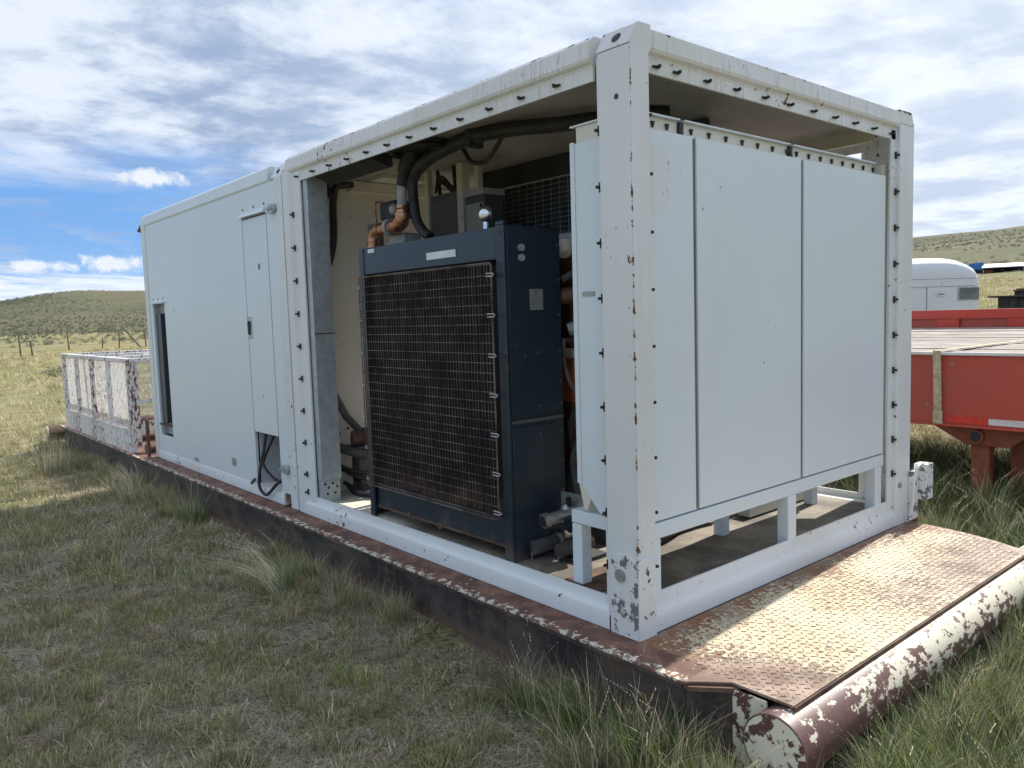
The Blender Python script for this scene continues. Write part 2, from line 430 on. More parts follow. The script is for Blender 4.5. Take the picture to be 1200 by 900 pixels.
# ------------------------------------------------------------------ mesh helpers
class MB:
    def __init__(s):
        s.v = []
        s.f = []

    def add(s, vs, fs):
        o = len(s.v)
        s.v += [tuple(v) for v in vs]
        s.f += [tuple(i + o for i in f) for f in fs]
        return s

    def box(s, x0, x1, y0, y1, z0, z1):
        vs = [(x, y, z) for x in (x0, x1) for y in (y0, y1) for z in (z0, z1)]
        return s.add(vs, [(0, 1, 3, 2), (4, 6, 7, 5), (0, 4, 5, 1), (2, 3, 7, 6), (0, 2, 6, 4), (1, 5, 7, 3)])

    def prism(s, prof, axis, a, b):
        """closed 2D profile extruded along axis; profile plane is the two other axes in xyz order"""
        n = len(prof)

        def p(u, v, t):
            return {'x': (t, u, v), 'y': (u, t, v), 'z': (u, v, t)}[axis]
        vs = [p(u, v, a) for u, v in prof] + [p(u, v, b) for u, v in prof]
        fs = [tuple(range(n))[::-1], tuple(range(n, 2 * n))] + [(i, (i + 1) % n, n + (i + 1) % n, n + i) for i in range(n)]
        return s.add(vs, fs)

    def tube(s, path, r, n=10, cap=True, closed=False):
        P = [Vector(p) for p in path]
        m = len(P)
        rs = r if isinstance(r, (list, tuple)) else [r] * m
        prev = None
        rings = []
        for i in range(m):
            if closed:
                t = (P[(i + 1) % m] - P[i - 1]).normalized()
            else:
                t = (P[min(i + 1, m - 1)] - P[max(i - 1, 0)]).normalized()
            if prev is None:
                a = Vector((0, 0, 1)) if abs(t.z) < 0.9 else Vector((1, 0, 0))
                x = t.cross(a).normalized()
            else:
                x = (prev - t * prev.dot(t)).normalized()
            prev = x
            y = t.cross(x)
            rings.append([P[i] + (x * math.cos(2 * math.pi * k / n) + y * math.sin(2 * math.pi * k / n)) * rs[i] for k in range(n)])
        vs = [v for rg in rings for v in rg]
        fs = []
        for i in range(m if closed else m - 1):
            j = (i + 1) % m
            for k in range(n):
                fs.append((i * n + k, i * n + (k + 1) % n, j * n + (k + 1) % n, j * n + k))
        if cap and not closed:
            fs.append(tuple(range(n))[::-1])
            fs.append(tuple((m - 1) * n + k for k in range(n)))
        return s.add(vs, fs)

    def sphere(s, c, r, n=12, m=8, sc=(1, 1, 1)):
        vs = [(c[0], c[1], c[2] + r * sc[2])]
        for i in range(1, m):
            ph = math.pi * i / m
            for k in range(n):
                th = 2 * math.pi * k / n
                vs.append((c[0] + r * sc[0] * math.sin(ph) * math.cos(th), c[1] + r * sc[1] * math.sin(ph) * math.sin(th), c[2] + r * sc[2] * math.cos(ph)))
        vs.append((c[0], c[1], c[2] - r * sc[2]))
        fs = [(0, 1 + k, 1 + (k + 1) % n) for k in range(n)]
        for i in range(m - 2):
            for k in range(n):
                a = 1 + i * n
                fs.append((a + k, a + n + k, a + n + (k + 1) % n, a + (k + 1) % n))
        e = len(vs) - 1
        a = 1 + (m - 2) * n
        fs += [(a + k, e, a + (k + 1) % n) for k in range(n)]
        return s.add(vs, fs)

    def mesh(s, name, mat, off=(0, 0, 0), smooth=False):
        me = bpy.data.meshes.new(name)
        ox, oy, oz = off
        me.from_pydata([(x - ox, y - oy, z - oz) for x, y, z in s.v], [], s.f)
        bm = bmesh.new()
        bm.from_mesh(me)
        bmesh.ops.recalc_face_normals(bm, faces=bm.faces)
        bm.to_mesh(me)
        bm.free()
        if mat:
            me.materials.append(mat)
        if smooth:
            me.polygons.foreach_set('use_smooth', [True] * len(me.polygons))
            me.set_sharp_from_angle(angle=math.radians(40))
        return me


def props(o, label=None, cat=None, group=None, kind=None):
    for k, v in (('label', label), ('category', cat), ('group', group), ('kind', kind)):
        if v:
            o[k] = v
    return o


def root(name, loc, label, cat, group=None):
    o = bpy.data.objects.new(name, None)
    o.empty_display_size = 0.1
    o.location = loc
    COL.objects.link(o)
    return props(o, label, cat, group)


def base(o):
    """world location of an unrotated parent chain"""
    L = Vector((0, 0, 0))
    while o:
        L += o.location
        o = o.parent
    return L


def part(name, mb, mat, parent=None, bev=0.0, smooth=False, label=None, kind=None, loc=None, seg=2):
    """one mesh object; vertices are given in world coordinates"""
    off = base(parent) if parent else Vector(loc or (0, 0, 0))
    me = mb.mesh(name, MT[mat] if isinstance(mat, str) else mat, off, smooth)
    o = bpy.data.objects.new(name, me)
    COL.objects.link(o)
    if parent:
        o.parent = parent
    else:
        o.location = off
    if label:
        o['label'] = label
    if kind:
        o['kind'] = kind
    if bev:
        md = o.modifiers.new('edge', 'BEVEL')
        md.width = bev
        md.segments = seg
        md.limit_method = 'ANGLE'
        md.angle_limit = math.radians(35)
        md.harden_normals = False
        if not smooth:
            me.polygons.foreach_set('use_smooth', [True] * len(me.polygons))
            me.set_sharp_from_angle(angle=math.radians(30))
    return o


def pieces(name, me, parent, places):
    """many alike pieces sharing one mesh; places: (x, y, z[, rotation euler])"""
    off = base(parent)
    out = []
    for p in places:
        o = bpy.data.objects.new(name, me)
        o.parent = parent
        o.location = Vector(p[:3]) - off
        if len(p) > 3:
            o.rotation_euler = p[3]
        COL.objects.link(o)
        out.append(o)
    return out


def smooth_path(pts, n=6):
    P = [Vector(p) for p in pts]
    P = [P[0] * 2 - P[1]] + P + [P[-1] * 2 - P[-2]]
    out = []
    for i in range(1, len(P) - 2):
        for k in range(n):
            t = k / n
            a, b, c, e = P[i - 1], P[i], P[i + 1], P[i + 2]
            out.append(0.5 * ((2 * b) + (-a + c) * t + (2 * a - 5 * b + 4 * c - e) * t * t + (-a + 3 * b - 3 * c + e) * t ** 3))
    out.append(P[-2])
    return out


def ss(a, b, x):
    t = min(1, max(0, (x - a) / (b - a)))
    return t * t * (3 - 2 * t)


# ------------------------------------------------------------------ ground and hills
GZ = -0.285


def ground_h(x, y):
    dx_, dy_ = x - CAMPOS.x, y - CAMPOS.y
    r = math.hypot(dx_, dy_)
    az = math.degrees(math.atan2(dx_, dy_))
    h = GZ + 0.025 * mnoise.noise(Vector((x * 0.9, y * 0.9, 0))) * ss(0.5, 3, r)
    h += 0.10 * mnoise.noise(Vector((x * 0.11, y * 0.11, 3))) * ss(6, 30, r)
    if -0.5 < y < 10.2:
        h += 0.045 * math.exp(-((x + 0.15) / 0.30) ** 2) * (0.7 + 0.5 * mnoise.noise(Vector((0, y * 1.3, 2))))
    # hill range in the north
    wl = 1 - ss(24, 40, abs(az - 8))
    prof = 21.5 + 3.2 * math.exp(-((az - 11.5) / 2.6) ** 2) - 8 * ss(10, 3, az) + 2.2 * math.exp(-((az - 15.5) / 1.8) ** 2)
    if az < 3:
        prof = 13.5 + 4 * math.sin(az * 0.13)
    hl = 0.5 * ss(60, 200, r) + (prof - 0.5) * ss(210, 600, r)
    hl += 2.2 * mnoise.fractal(Vector((x * 0.011, y * 0.011, 1)), 1.0, 2.0, 4) * ss(200, 420, r)
    # rising slope in the east
    wr = ss(40, 56, az) * (1 - ss(120, 150, az))
    hr = 0.062 * max(0, r - 12) * (1 if r < 110 else 1) if r < 110 else 0.062 * 98 + 0.088 * (r - 110)
    hr = min(hr, 0.062 * 98 + 0.088 * 260 + 1.2 * math.sin(az * 0.2))
    hr *= 0.86 + 0.012 * (az - 60)
    hr += 1.6 * mnoise.fractal(Vector((x * 0.014, y * 0.014, 5)), 1.0, 2.0, 4) * ss(90, 250, r)
    back = 14 * ss(250, 700, r) * (0.6 + 0.4 * math.sin(az * 0.05))
    wo = max(0, 1 - wl - wr)
    h += (wl * hl + wr * hr + wo * back) / max(1e-6, wl + wr + wo)
    return h


def mat_ground():
    m, nt, b = new_mat('prairie_ground')
    co = nt.n('ShaderNodeNewGeometry').outputs['Position']
    v = nt.n('ShaderNodeVectorMath', dict(operation='DISTANCE'), i0=co, i1=tuple(CAMPOS)).outputs['Value']
    # near soil with litter
    s1 = nt.noise(co, 3.2, 7, 0.65)
    s2 = nt.noise(co, 38, 6, 0.7)
    s3 = nt.noise(nt.scalev(co, (1, 1.7, 1)), 120, 4, 0.7)
    soil = nt.mix(nt.step(s2, 0.36, 0.64), (0.10, 0.08, 0.058), (0.38, 0.325, 0.235))
    soil = nt.mix(nt.step(s3, 0.50, 0.60, 0, 0.9), soil, (0.56, 0.50, 0.36))
    green = nt.mix(nt.step(s2, 0.36, 0.64), (0.085, 0.09, 0.035), (0.30, 0.29, 0.12))
    near = nt.mix(nt.step(s1, 0.38, 0.62), soil, green)
    near = nt.mix(nt.m('MULTIPLY', nt.step(s3, 0.44, 0.36), 0.75), near, (0.04, 0.03, 0.022))
    # far pasture bands
    f1 = nt.noise(nt.scalev(co, (1, 1, 1)), 0.045, 7, 0.62)
    f2 = nt.noise(co, 0.35, 7, 0.65)
    past = nt.mix(nt.step(f1, 0.40, 0.60), (0.25, 0.215, 0.115), (0.165, 0.19, 0.07))
    past = nt.mix(nt.step(f2, 0.42, 0.62, 0, 0.6), past, (0.32, 0.28, 0.17))
    sageb = nt.m('MULTIPLY', nt.step(nt.noise(co, 0.9, 5, 0.7), 0.56, 0.64), nt.step(nt.noise(co, 0.022, 4, 0.6), 0.42, 0.56))
    past = nt.mix(nt.m('MULTIPLY', sageb, 0.75), past, (0.075, 0.08, 0.06))
    # hills: dry green turf freckled with sagebrush
    hsel = nt.m('MAXIMUM', nt.step(v, 170, 280), nt.step(nt.n('ShaderNodeSeparateXYZ', Vector=co).outputs[2], 1.6, 5.0, 0, 0.85))
    hb = nt.mix(nt.step(nt.noise(co, 0.012, 6, 0.6), 0.40, 0.60), (0.145, 0.135, 0.085), (0.11, 0.118, 0.066))
    hs = nt.m('MULTIPLY', nt.step(nt.noise(co, 0.42, 5, 0.8), 0.49, 0.60), nt.step(nt.noise(co, 0.016, 4, 0.6), 0.30, 0.52, 0.55, 1.0))
    hb = nt.mix(nt.m('MULTIPLY', hs, 0.9), hb, (0.052, 0.056, 0.048))
    far = nt.mix(hsel, past, hb)
    col = nt.mix(nt.step(v, 9, 26), near, far)
    nt.put(b.inputs['Base Color'], col)
    b.inputs['Roughness'].default_value = 0.95
    b.inputs['Specular IOR Level'].default_value = 0.1
    bd = nt.m('ADD', nt.m('MULTIPLY', nt.m('ADD', s2, s3), 0.5), nt.m('MULTIPLY', nt.noise(co, 2.0, 5, 0.7), nt.step(v, 10, 60, 0, 6)))
    bump(nt, b, bd, 0.8, 0.03)
    return m


MT['ground'] = mat_ground()


def build_ground():
    rad = [0.0]
    r = 0.35
    while r < 3500:
        rad.append(r)
        r *= 1.045 if r > 12 else 1.06
    na = 540
    vs = [(CAMPOS.x, CAMPOS.y, ground_h(CAMPOS.x, CAMPOS.y))]
    for r in rad[1:]:
        for k in range(na):
            a = 2 * math.pi * k / na
            x, y = CAMPOS.x + r * math.sin(a), CAMPOS.y + r * math.cos(a)
            vs.append((x, y, ground_h(x, y)))
    fs = [(0, 1 + (k + 1) % na, 1 + k) for k in range(na)]
    for i in range(len(rad) - 2):
        a = 1 + i * na
        for k in range(na):
            fs.append((a + k, a + (k + 1) % na, a + na + (k + 1) % na, a + na + k))
    me = bpy.data.meshes.new('ground')
    me.from_pydata(vs, [], fs)
    me.materials.append(MT['ground'])
    me.polygons.foreach_set('use_smooth', [True] * len(me.polygons))
    o = bpy.data.objects.new('ground', me)
    COL.objects.link(o)
    o['kind'] = 'structure'
    return o


build_ground()
# ================================================================== SKID
skid = root('steel_skid', (0, 0, 0), 'long rusty steel skid with a worn tread-plate end deck, under the white enclosure', 'skid')
Z_B = -0.31
mb = MB()
# deck top sheet in pieces: ledge strips beside the enclosure and the far deck
part('ledge', MB().prism([(-0.15, -0.32), (-0.0, -0.32), (0.0, 9.95), (-0.15, 9.95)], 'z', -0.012, -0.001), 'ledge', skid, bev=0.002,
     label='rust-brown ledge with cream flakes along its edge')
part('ledge', MB().prism([(2.42, 0.001), (2.57, 0.001), (2.57, 9.95), (2.42, 9.95)], 'z', -0.012, -0.001), 'ledge', skid, bev=0.002)
part('far_deck_plate', MB().box(0.002, 2.418, 0.0, 9.95, -0.014, -0.004), 'rust', skid)
# near tread plate deck with cut corners
prof = [(-0.02, 0.0), (-0.02, -0.33), (-0.148, -0.33), (-0.148, -0.322), (-0.03, -0.445), (-0.03, -0.672), (2.30, -0.672), (2.40, -0.45), (2.56, -0.32), (2.56, 0.0)]
prof = [(-0.001, -0.001), (-0.001, -0.318), (-0.149, -0.322), (-0.035, -0.445), (-0.035, -0.672), (2.24, -0.672), (2.33, -0.50), (2.385, -0.34), (2.418, -0.16), (2.43, -0.001)]
deck = part('tread_plate', MB().prism(prof, 'z', -0.010, 0.0), 'deck', skid, bev=0.0015, label='diamond tread plate worn from cream to red-brown')


def lug_mesh():
    """all the small raised lugs of the tread plate"""
    vs, fs = [], []
    px = 0.030
    for j in range(-1, 24):
        for i in range(-6, 90):
            x = i * px + (px / 2 if j % 2 else 0)
            y = -0.010 - j * 0.0275
            if y < -0.66 or y > -0.012:
                continue
            if x < -0.02 + (0 if y < -0.3 else 0.02) or x > 2.37:
                continue
            if x > 2.20 and y < -0.55:
                continue
            if x > 2.30 and y < -0.40:
                continue
            a = math.radians(45 if (i + j) % 2 else -45) + RNG.normal(0, 0.03)
            L, W_, H = 0.0125, 0.0038, 0.0022 * (0.8 + 0.3 * RNG.random())
            c, s_ = math.cos(a), math.sin(a)
            o = len(vs)

            def P(u, v, z):
                vs.append((x + u * c - v * s_, y + u * s_ + v * c, z))
            P(-L, 0, 0); P(0, -W_, 0); P(L, 0, 0); P(0, W_, 0)
            P(-L * .62, -W_ * .25, H); P(0, -W_ * .55, H); P(L * .62, -W_ * .25, H); P(L * .62, W_ * .25, H); P(0, W_ * .55, H); P(-L * .62, W_ * .25, H)
            fs.extend([(o, o + 1, o + 5, o + 4), (o + 1, o + 2, o + 6, o + 5), (o + 2, o + 3, o + 8, o + 7), (o + 3, o, o + 9, o + 8),
                       (o, o + 4, o + 9), (o + 2, o + 7, o + 6), (o + 4, o + 5, o + 8, o + 9), (o + 5, o + 6, o + 7, o + 8)])
    m_ = MB()
    m_.v, m_.f = vs, fs
    return m_


part('tread_lugs', lug_mesh(), 'lug', skid, kind='stuff')
# dark rusty strip put in for the shaded gap between tread plate and pipe
part('plate_gap_strip', MB().box(-0.035, 2.24, -0.679, -0.6725, -0.022, -0.004), 'rust', skid, bev=0.002)
# side beams: channel with top and bottom flange
for sx_, xo in ((1, 0), (-1, 2.42)):
    def X(v):
        return (v if sx_ == 1 else xo - v)
    for nm, (a, b_, z0, z1), mt in (('beam_flange', (-0.148, 0.02, -0.030, -0.013), 'skidside'), ('beam_web', (-0.105, -0.085, -0.249, -0.031), 'skidside'),
                                    ('beam_flange', (-0.145, 0.03, -0.272, -0.250), 'skidside')):
        a2, b2 = sorted((X(a), X(b_)))
        part(nm, MB().box(a2, b2, -0.31 if sx_ == 1 else 0.002, 9.9, z0, z1), mt, skid, bev=0.002)
# end cap gussets joining beam to pipe
part('end_gusset', MB().prism([(-0.58, -0.016), (-0.452, -0.016), (-0.452, -0.30), (-0.60, -0.30)], 'x', -0.05, -0.038), 'cream_peel', skid, bev=0.002)
part('diagonal_web', MB().prism([(-0.118, -0.312), (-0.044, -0.45), (-0.034, -0.443), (-0.104, -0.306)], 'z', -0.249, -0.029), 'skidside', skid, bev=0.002)
part('beam_flange', MB().prism([(-0.145, -0.312), (-0.05, -0.47), (0.03, -0.44), (0.03, -0.312)], 'z', -0.272, -0.2495), 'skidside', skid, bev=0.002)
part('end_gusset', MB().prism([(-0.60, -0.016), (-0.28, -0.016), (-0.28, -0.29), (-0.56, -0.29)], 'x', 2.32, 2.335), 'cream_peel', skid)
part('end_cross_beam', MB().box(-0.06, 2.32, -0.36, -0.345, -0.29, -0.013), 'skidside', skid)
part('corner_plate', MB().prism([(-0.148, -0.345), (-0.135, -0.30), (-0.02, -0.30), (-0.035, -0.475)], 'z', -0.028, -0.012), 'rust', skid)
# round end pipes
PY, PZ, PR = -0.648, -0.128, 0.112
ep = part('end_pipe', MB().tube([(-0.105, PY, PZ), (2.50, PY, PZ)], PR, 40), 'pipe_paint', skid, smooth=True, label='maroon pipe with flaking cream paint')
part('pipe_cap', MB().tube([(-0.112, PY, PZ), (-0.1055, PY, PZ)], PR * 0.985, 40), 'cream_peel', ep, smooth=True)
part('pipe_rim', MB().tube([(-0.110 , PY + PR * math.cos(t), PZ + PR * math.sin(t)) for t in [2 * math.pi * k / 40 for k in range(40)]], 0.0035, 6, closed=True), 'rust', ep, smooth=True)
ep2 = part('end_pipe', MB().tube([(-0.26, 10.12, -0.12), (2.55, 10.12, -0.12)], 0.10, 28), 'rust', skid, smooth=True)
part('pipe_cap', MB().tube([(-0.272, 10.12, -0.12), (-0.261, 10.12, -0.12)], 0.101, 28), 'cream_peel', ep2, smooth=True)
for yy in (6.45, 7.4, 8.3, 9.2):
    part('cross_pipe', MB().tube([(-0.02, yy, 0.05), (2.4, yy + 0.05, 0.05)], 0.045, 12), 'rust', skid, smooth=True)
part('stop_plate', MB().box(-0.07, -0.045, 6.19, 6.235, -0.001, 0.37), 'rust', skid, bev=0.003, label='upright rusty stop plate at the container corner')

# ================================================================== latch bolts (shared meshes)
def bolt_mesh(ax):
    m_ = MB()
    if ax == 'xv':      # on a face looking to -x, bar upright
        m_.box(-0.010, 0.0, -0.0038, 0.0038, -0.019, 0.019)
        m_.tube([(0, 0, 0), (-0.024, 0, 0)], 0.0055, 8).tube([(-0.017, 0, 0), (-0.026, 0, 0)], 0.007, 6)
    elif ax == 'xh':
        m_.box(-0.010, 0.0, -0.019, 0.019, -0.0038, 0.0038)
        m_.tube([(0, 0, 0), (-0.024, 0, 0)], 0.0055, 8).tube([(-0.017, 0, 0), (-0.026, 0, 0)], 0.007, 6)
    elif ax == 'yv':
        m_.box(-0.0038, 0.0038, -0.010, 0.0, -0.019, 0.019)
        m_.tube([(0, 0, 0), (0, -0.024, 0)], 0.0055, 8).tube([(0, -0.017, 0), (0, -0.026, 0)], 0.007, 6)
    else:
        m_.box(-0.019, 0.019, -0.010, 0.0, -0.0038, 0.0038)
        m_.tube([(0, 0, 0), (0, -0.024, 0)], 0.0055, 8).tube([(0, -0.017, 0), (0, -0.026, 0)], 0.007, 6)
    return m_.mesh('latch_bolt_' + {'xv': 'upright', 'xh': 'level', 'yv': 'upright', 'yh': 'level'}[ax], MT['black'])


BM = {k: bolt_mesh(k) for k in ('xv', 'xh', 'yv', 'yh')}

# ================================================================== OPEN ENCLOSURE (near module)
encl = root('open_enclosure', (1.22, 1.5, 0), 'open-sided white steel enclosure frame housing the radiator, on the near end of the rusty skid', 'enclosure')
W, HT = 2.44, 2.347
YE = 2.99


def side_rail_prof(s):
    """(x, z) of the top side rail; s mirrors it to the far side"""
    P = [(0.030, HT), (0.006, HT - 0.020), (0.0, 2.262), (0.005, 2.250), (0.018, 2.240), (0.022, 2.228), (0.022, 2.178), (0.034, 2.178), (0.034, 2.236), (0.11, 2.236), (0.11, HT)]
    return P if s > 0 else [(W - x, z) for x, z in P]


part('top_rail', MB().prism(side_rail_prof(1), 'y', 0.205, 2.93), 'white_rail', encl, label='top side rail streaked with rust')
part('top_rail', MB().prism(side_rail_prof(-1), 'y', 0.205, 2.93), 'white_rail', encl)
# end header over the near opening (y, z) profile
hp = [(0.036, HT), (0.004, HT - 0.012), (0.0, 2.268), (0.005, 2.256), (0.020, 2.246), (0.024, 2.234), (0.024, 2.185), (0.036, 2.185), (0.036, 2.24), (0.10, 2.24), (0.10, HT)]
part('header_beam', MB().prism(hp, 'x', 0.119, W - 0.185), 'white_rail', encl)
hp2 = [(YE - y, z) for y, z in hp]
part('header_beam', MB().prism(hp2, 'x', 0.118, W - 0.118), 'white_rail', encl)
# near-left corner post: two folded faces
part('corner_post', MB().prism([(0.0, 0.004), (0.004, 0.0), (0.102, 0.0), (0.106, 0.004), (0.106, 0.024), (0.122, 0.024), (0.122, 0.036), (0.094, 0.036), (0.094, 0.012),
                                (0.012, 0.012), (0.012, 0.148), (0.036, 0.148), (0.036, 0.188), (0.022, 0.188), (0.022, 0.162), (0.004, 0.162), (0.0, 0.158)], 'z', 0.0, 2.262), 'white_post', encl, bev=0.002,
     label='near corner post with rust-chipped edge')
# top corner block with slanted cheek (lifting corner)
part('corner_casting', MB().prism([(0.0, 2.266), (0.048, HT - 0.001), (0.115, HT - 0.001), (0.115, 2.264)], 'y', 0.002, 0.172), 'white_rail', encl, bev=0.003)
part('end_face', MB().prism([(0.0005, 0.345), (0.0005, 2.264), (0.048, HT + 0.0005), (0.1185, HT + 0.0005), (0.1185, 2.262), (0.104, 2.24), (0.104, 0.345)], 'y', -0.0018, -0.0003), 'white_post', encl)
part('lifting_hole_disc', MB().tube([(0.0235, 0.085, 2.3085), (0.030, 0.085, 2.304)], 0.021, 18), 'duct', encl, smooth=True)  # dark disc gives the hole's inner shade; no opening is cut
part('post_hole', MB().tube([(-0.0015, 0.068, 2.085), (0.004, 0.068, 2.085)], 0.0105, 14), 'duct', encl, smooth=True)
# doubler plates at the foot of the near post
dp = [(0.004, 0.0), (0.004, 0.288), (0.012, 0.306), (0.055, 0.328), (0.100, 0.312), (0.122, 0.318), (0.142, 0.300), (0.146, 0.0)]
part('doubler_plate', MB().prism([(0.0, 0.0), (0.0, 0.312), (0.062, 0.338), (0.118, 0.322), (0.134, 0.302), (0.138, 0.0)], 'x', -0.008, -0.0005), 'white_chip', encl, bev=0.0015,
     label='badly chipped doubler plate at the foot of the post')
part('doubler_plate', MB().prism([(-0.006, 0.0), (-0.006, 0.31), (0.03, 0.324), (0.075, 0.322), (0.094, 0.304), (0.098, 0.0)], 'y', -0.008, -0.0005), 'white_low', encl, bev=0.0015)
part('plug_bolt', MB().tube([(-0.016, 0.085, 0.246), (-0.008, 0.085, 0.246)], 0.026, 20), 'plate', encl, smooth=True)
# near-right corner post
part('corner_post', MB().prism([(W, 0.004), (W - 0.004, 0.0), (W - 0.172, 0.0), (W - 0.178, 0.006), (W - 0.178, 0.024), (W - 0.238, 0.024), (W - 0.238, 0.036), (W - 0.166, 0.036), (W - 0.166, 0.012),
                                (W - 0.012, 0.012), (W - 0.012, 0.30), (W, 0.302)], 'z', 0.0, 2.27), 'white_low', encl, bev=0.002)
part('corner_casting', MB().prism([(W, 2.272), (W - 0.04, HT - 0.001), (W - 0.184, HT - 0.001), (W - 0.184, 2.272)], 'y', 0.0, 0.172), 'white_rail', encl, bev=0.003)
# posts at the module joint
part('corner_post', MB().prism([(0.0, 2.90), (0.0, 2.985), (0.10, 2.985), (0.10, 2.972), (0.014, 2.972), (0.014, 2.905), (0.03, 2.880), (0.03, 2.765), (0.018, 2.765), (0.018, 2.874)], 'z', 0.0, 2.262),
     'white_low', encl, bev=0.002)
part('corner_casting', MB().prism([(0.0, 2.266), (0.040, HT - 0.001), (0.115, HT - 0.001), (0.115, 2.264)], 'y', 2.935, 2.99), 'white_rail', encl, bev=0.003)
part('corner_post', MB().box(W - 0.12, W, 2.85, 2.985, 0.0, 2.262), 'white_low', encl, bev=0.003)
# bottom rails
bp = [(0.0, 0.0), (0.0, 0.062), (0.004, 0.074), (0.016, 0.084), (0.022, 0.094), (0.024, 0.128), (0.036, 0.128), (0.036, 0.092), (0.11, 0.092), (0.11, 0.0)]
part('bottom_rail', MB().prism(bp, 'y', 0.148, 2.90), 'white_low', encl, bev=0.0012, label='scuffed bottom side rail')
part('bottom_rail', MB().prism([(W - x, z) for x, z in bp], 'y', 0.165, 2.85), 'white_low', encl)
ep_ = [(0.004, 0.0), (0.004, 0.060), (0.008, 0.074), (0.020, 0.088), (0.026, 0.100), (0.030, 0.150), (0.042, 0.150), (0.042, 0.092), (0.10, 0.092), (0.10, 0.0)]
part('bottom_rail', MB().prism(ep_, 'x', 0.107, W - 0.15), 'white_low', encl, bev=0.002, label='bottom end rail over the tread plate')
part('floor_plate', MB().box(0.111, W - 0.111, 0.101, 2.93, 0.070, 0.091), 'floor', encl)
# roof skin and ribs seen from below
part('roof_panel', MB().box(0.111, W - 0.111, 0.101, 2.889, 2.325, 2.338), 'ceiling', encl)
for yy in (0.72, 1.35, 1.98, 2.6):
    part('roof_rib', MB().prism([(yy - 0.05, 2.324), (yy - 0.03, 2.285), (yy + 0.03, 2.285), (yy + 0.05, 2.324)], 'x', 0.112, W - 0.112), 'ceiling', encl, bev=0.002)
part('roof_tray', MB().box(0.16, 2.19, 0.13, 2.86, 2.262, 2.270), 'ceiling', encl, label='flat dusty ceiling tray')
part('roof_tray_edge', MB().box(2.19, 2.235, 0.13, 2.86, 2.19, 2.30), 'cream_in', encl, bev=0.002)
# bulkhead behind the radiator room
bk = part('bulkhead_wall', MB().box(0.125, W - 0.125, 2.94, 2.965, 0.092, 2.255), 'cream_in', encl)
part('bulkhead_cleat', MB().box(0.45, 1.6, 2.885, 2.939, 2.16, 2.235), 'cream_in', bk, bev=0.003)
part('vent_flange', MB().box(0.60, 0.95, 2.70, 2.88, 2.236, 2.262), 'cream_in', bk, bev=0.003)
part('slot_grip', MB().box(0.52, 0.62, 2.925, 2.939, 1.235, 1.265), 'duct', bk, bev=0.003)
for hx, hz in ((0.30, 0.50), (0.37, 0.53), (0.50, 0.45), (0.56, 0.62), (0.34, 0.40)):
    part('bolt_hole', MB().tube([(hx, 2.936, hz), (hx, 2.941, hz)], 0.009, 10), 'duct', bk, smooth=True)
# galvanised channel at the far jamb
gc = part('galvanised_channel', MB().prism([(0.035, 2.70), (0.175, 2.70), (0.175, 2.76), (0.169, 2.76), (0.169, 2.706), (0.041, 2.706), (0.041, 2.76), (0.035, 2.76)], 'z', 0.24, 2.20), 'galv', encl, bev=0.0015)
part('channel_splice', MB().box(0.034, 0.176, 2.694, 2.6995, 1.20, 1.205), 'duct', gc)
ft = part('channel_foot', MB().box(0.040, 0.17, 2.712, 2.80, 0.092, 0.242), 'galv', gc, bev=0.003)
for hx, hz in ((0.06, 0.215), (0.085, 0.19), (0.115, 0.215), (0.145, 0.19), (0.075, 0.15), (0.13, 0.15)):
    part('punched_hole', MB().tube([(hx, 2.7105, hz), (hx, 2.713, hz)], 0.009, 10), 'duct', ft, smooth=True)
# dark box standing for the shaded inner side of the top rail
part('rail_shade_beam', MB().prism([(0.036, 2.236), (0.036, 2.215), (0.20, 2.160), (0.235, 2.160), (0.235, 2.236)], 'y', 2.0, 2.93), 'duct', encl, bev=0.003)
# latch bolts round both openings
pts = [(0.0215, 0.174, 0.264 + 0.2147 * k) for k in range(9)]
pieces('latch_bolt', BM['xv'], encl, pts)
pts = [(0.0165, 2.868, 1.974 - 0.213 * k) for k in range(9)] + [(0.0165, 2.868, 0.150)]
pieces('latch_bolt', BM['xv'], encl, pts)
pieces('latch_bolt', BM['xh'], encl, [(0.0215, 2.79 - 0.217 * k, 2.205) for k in range(12)])
pieces('latch_bolt', BM['yv'], encl, [(0.116, 0.0235, 2.02 - 0.2185 * k) for k in range(9)])
pieces('latch_bolt', BM['yh'], encl, [(x, 0.0235, 2.21) for x in (0.175, 0.30, 0.50, 0.71, 0.93, 1.14, 1.35, 1.56, 1.77, 1.98, 2.19)])
pieces('latch_bolt', BM['yv'], encl, [(W - 0.192, 0.0235, 2.10 - 0.199 * k) for k in range(10)])
# bracket with handle loop at the far foot
br = part('hinge_bracket', MB().box(2.415, 2.485, -0.030, -0.0015, 0.02, 0.30), 'white_chip', encl, bev=0.004)
part('hinge_box', MB().box(2.492, 2.585, -0.075, 0.0, 0.125, 0.335), 'white_chip', br, bev=0.004)
part('handle_loop', MB().tube(smooth_path([(2.375, -0.02, 0.02), (2.375, -0.045, 0.12), (2.375, -0.05, 0.24), (2.40, -0.055, 0.32), (2.46, -0.055, 0.345), (2.50, -0.05, 0.335)]), 0.008, 8), 'white_chip', br, smooth=True)
part('round_plug', MB().tube([(2.30, -0.008, 0.235), (2.30, -0.0005, 0.235)], 0.016, 16), 'plate', encl, smooth=True)

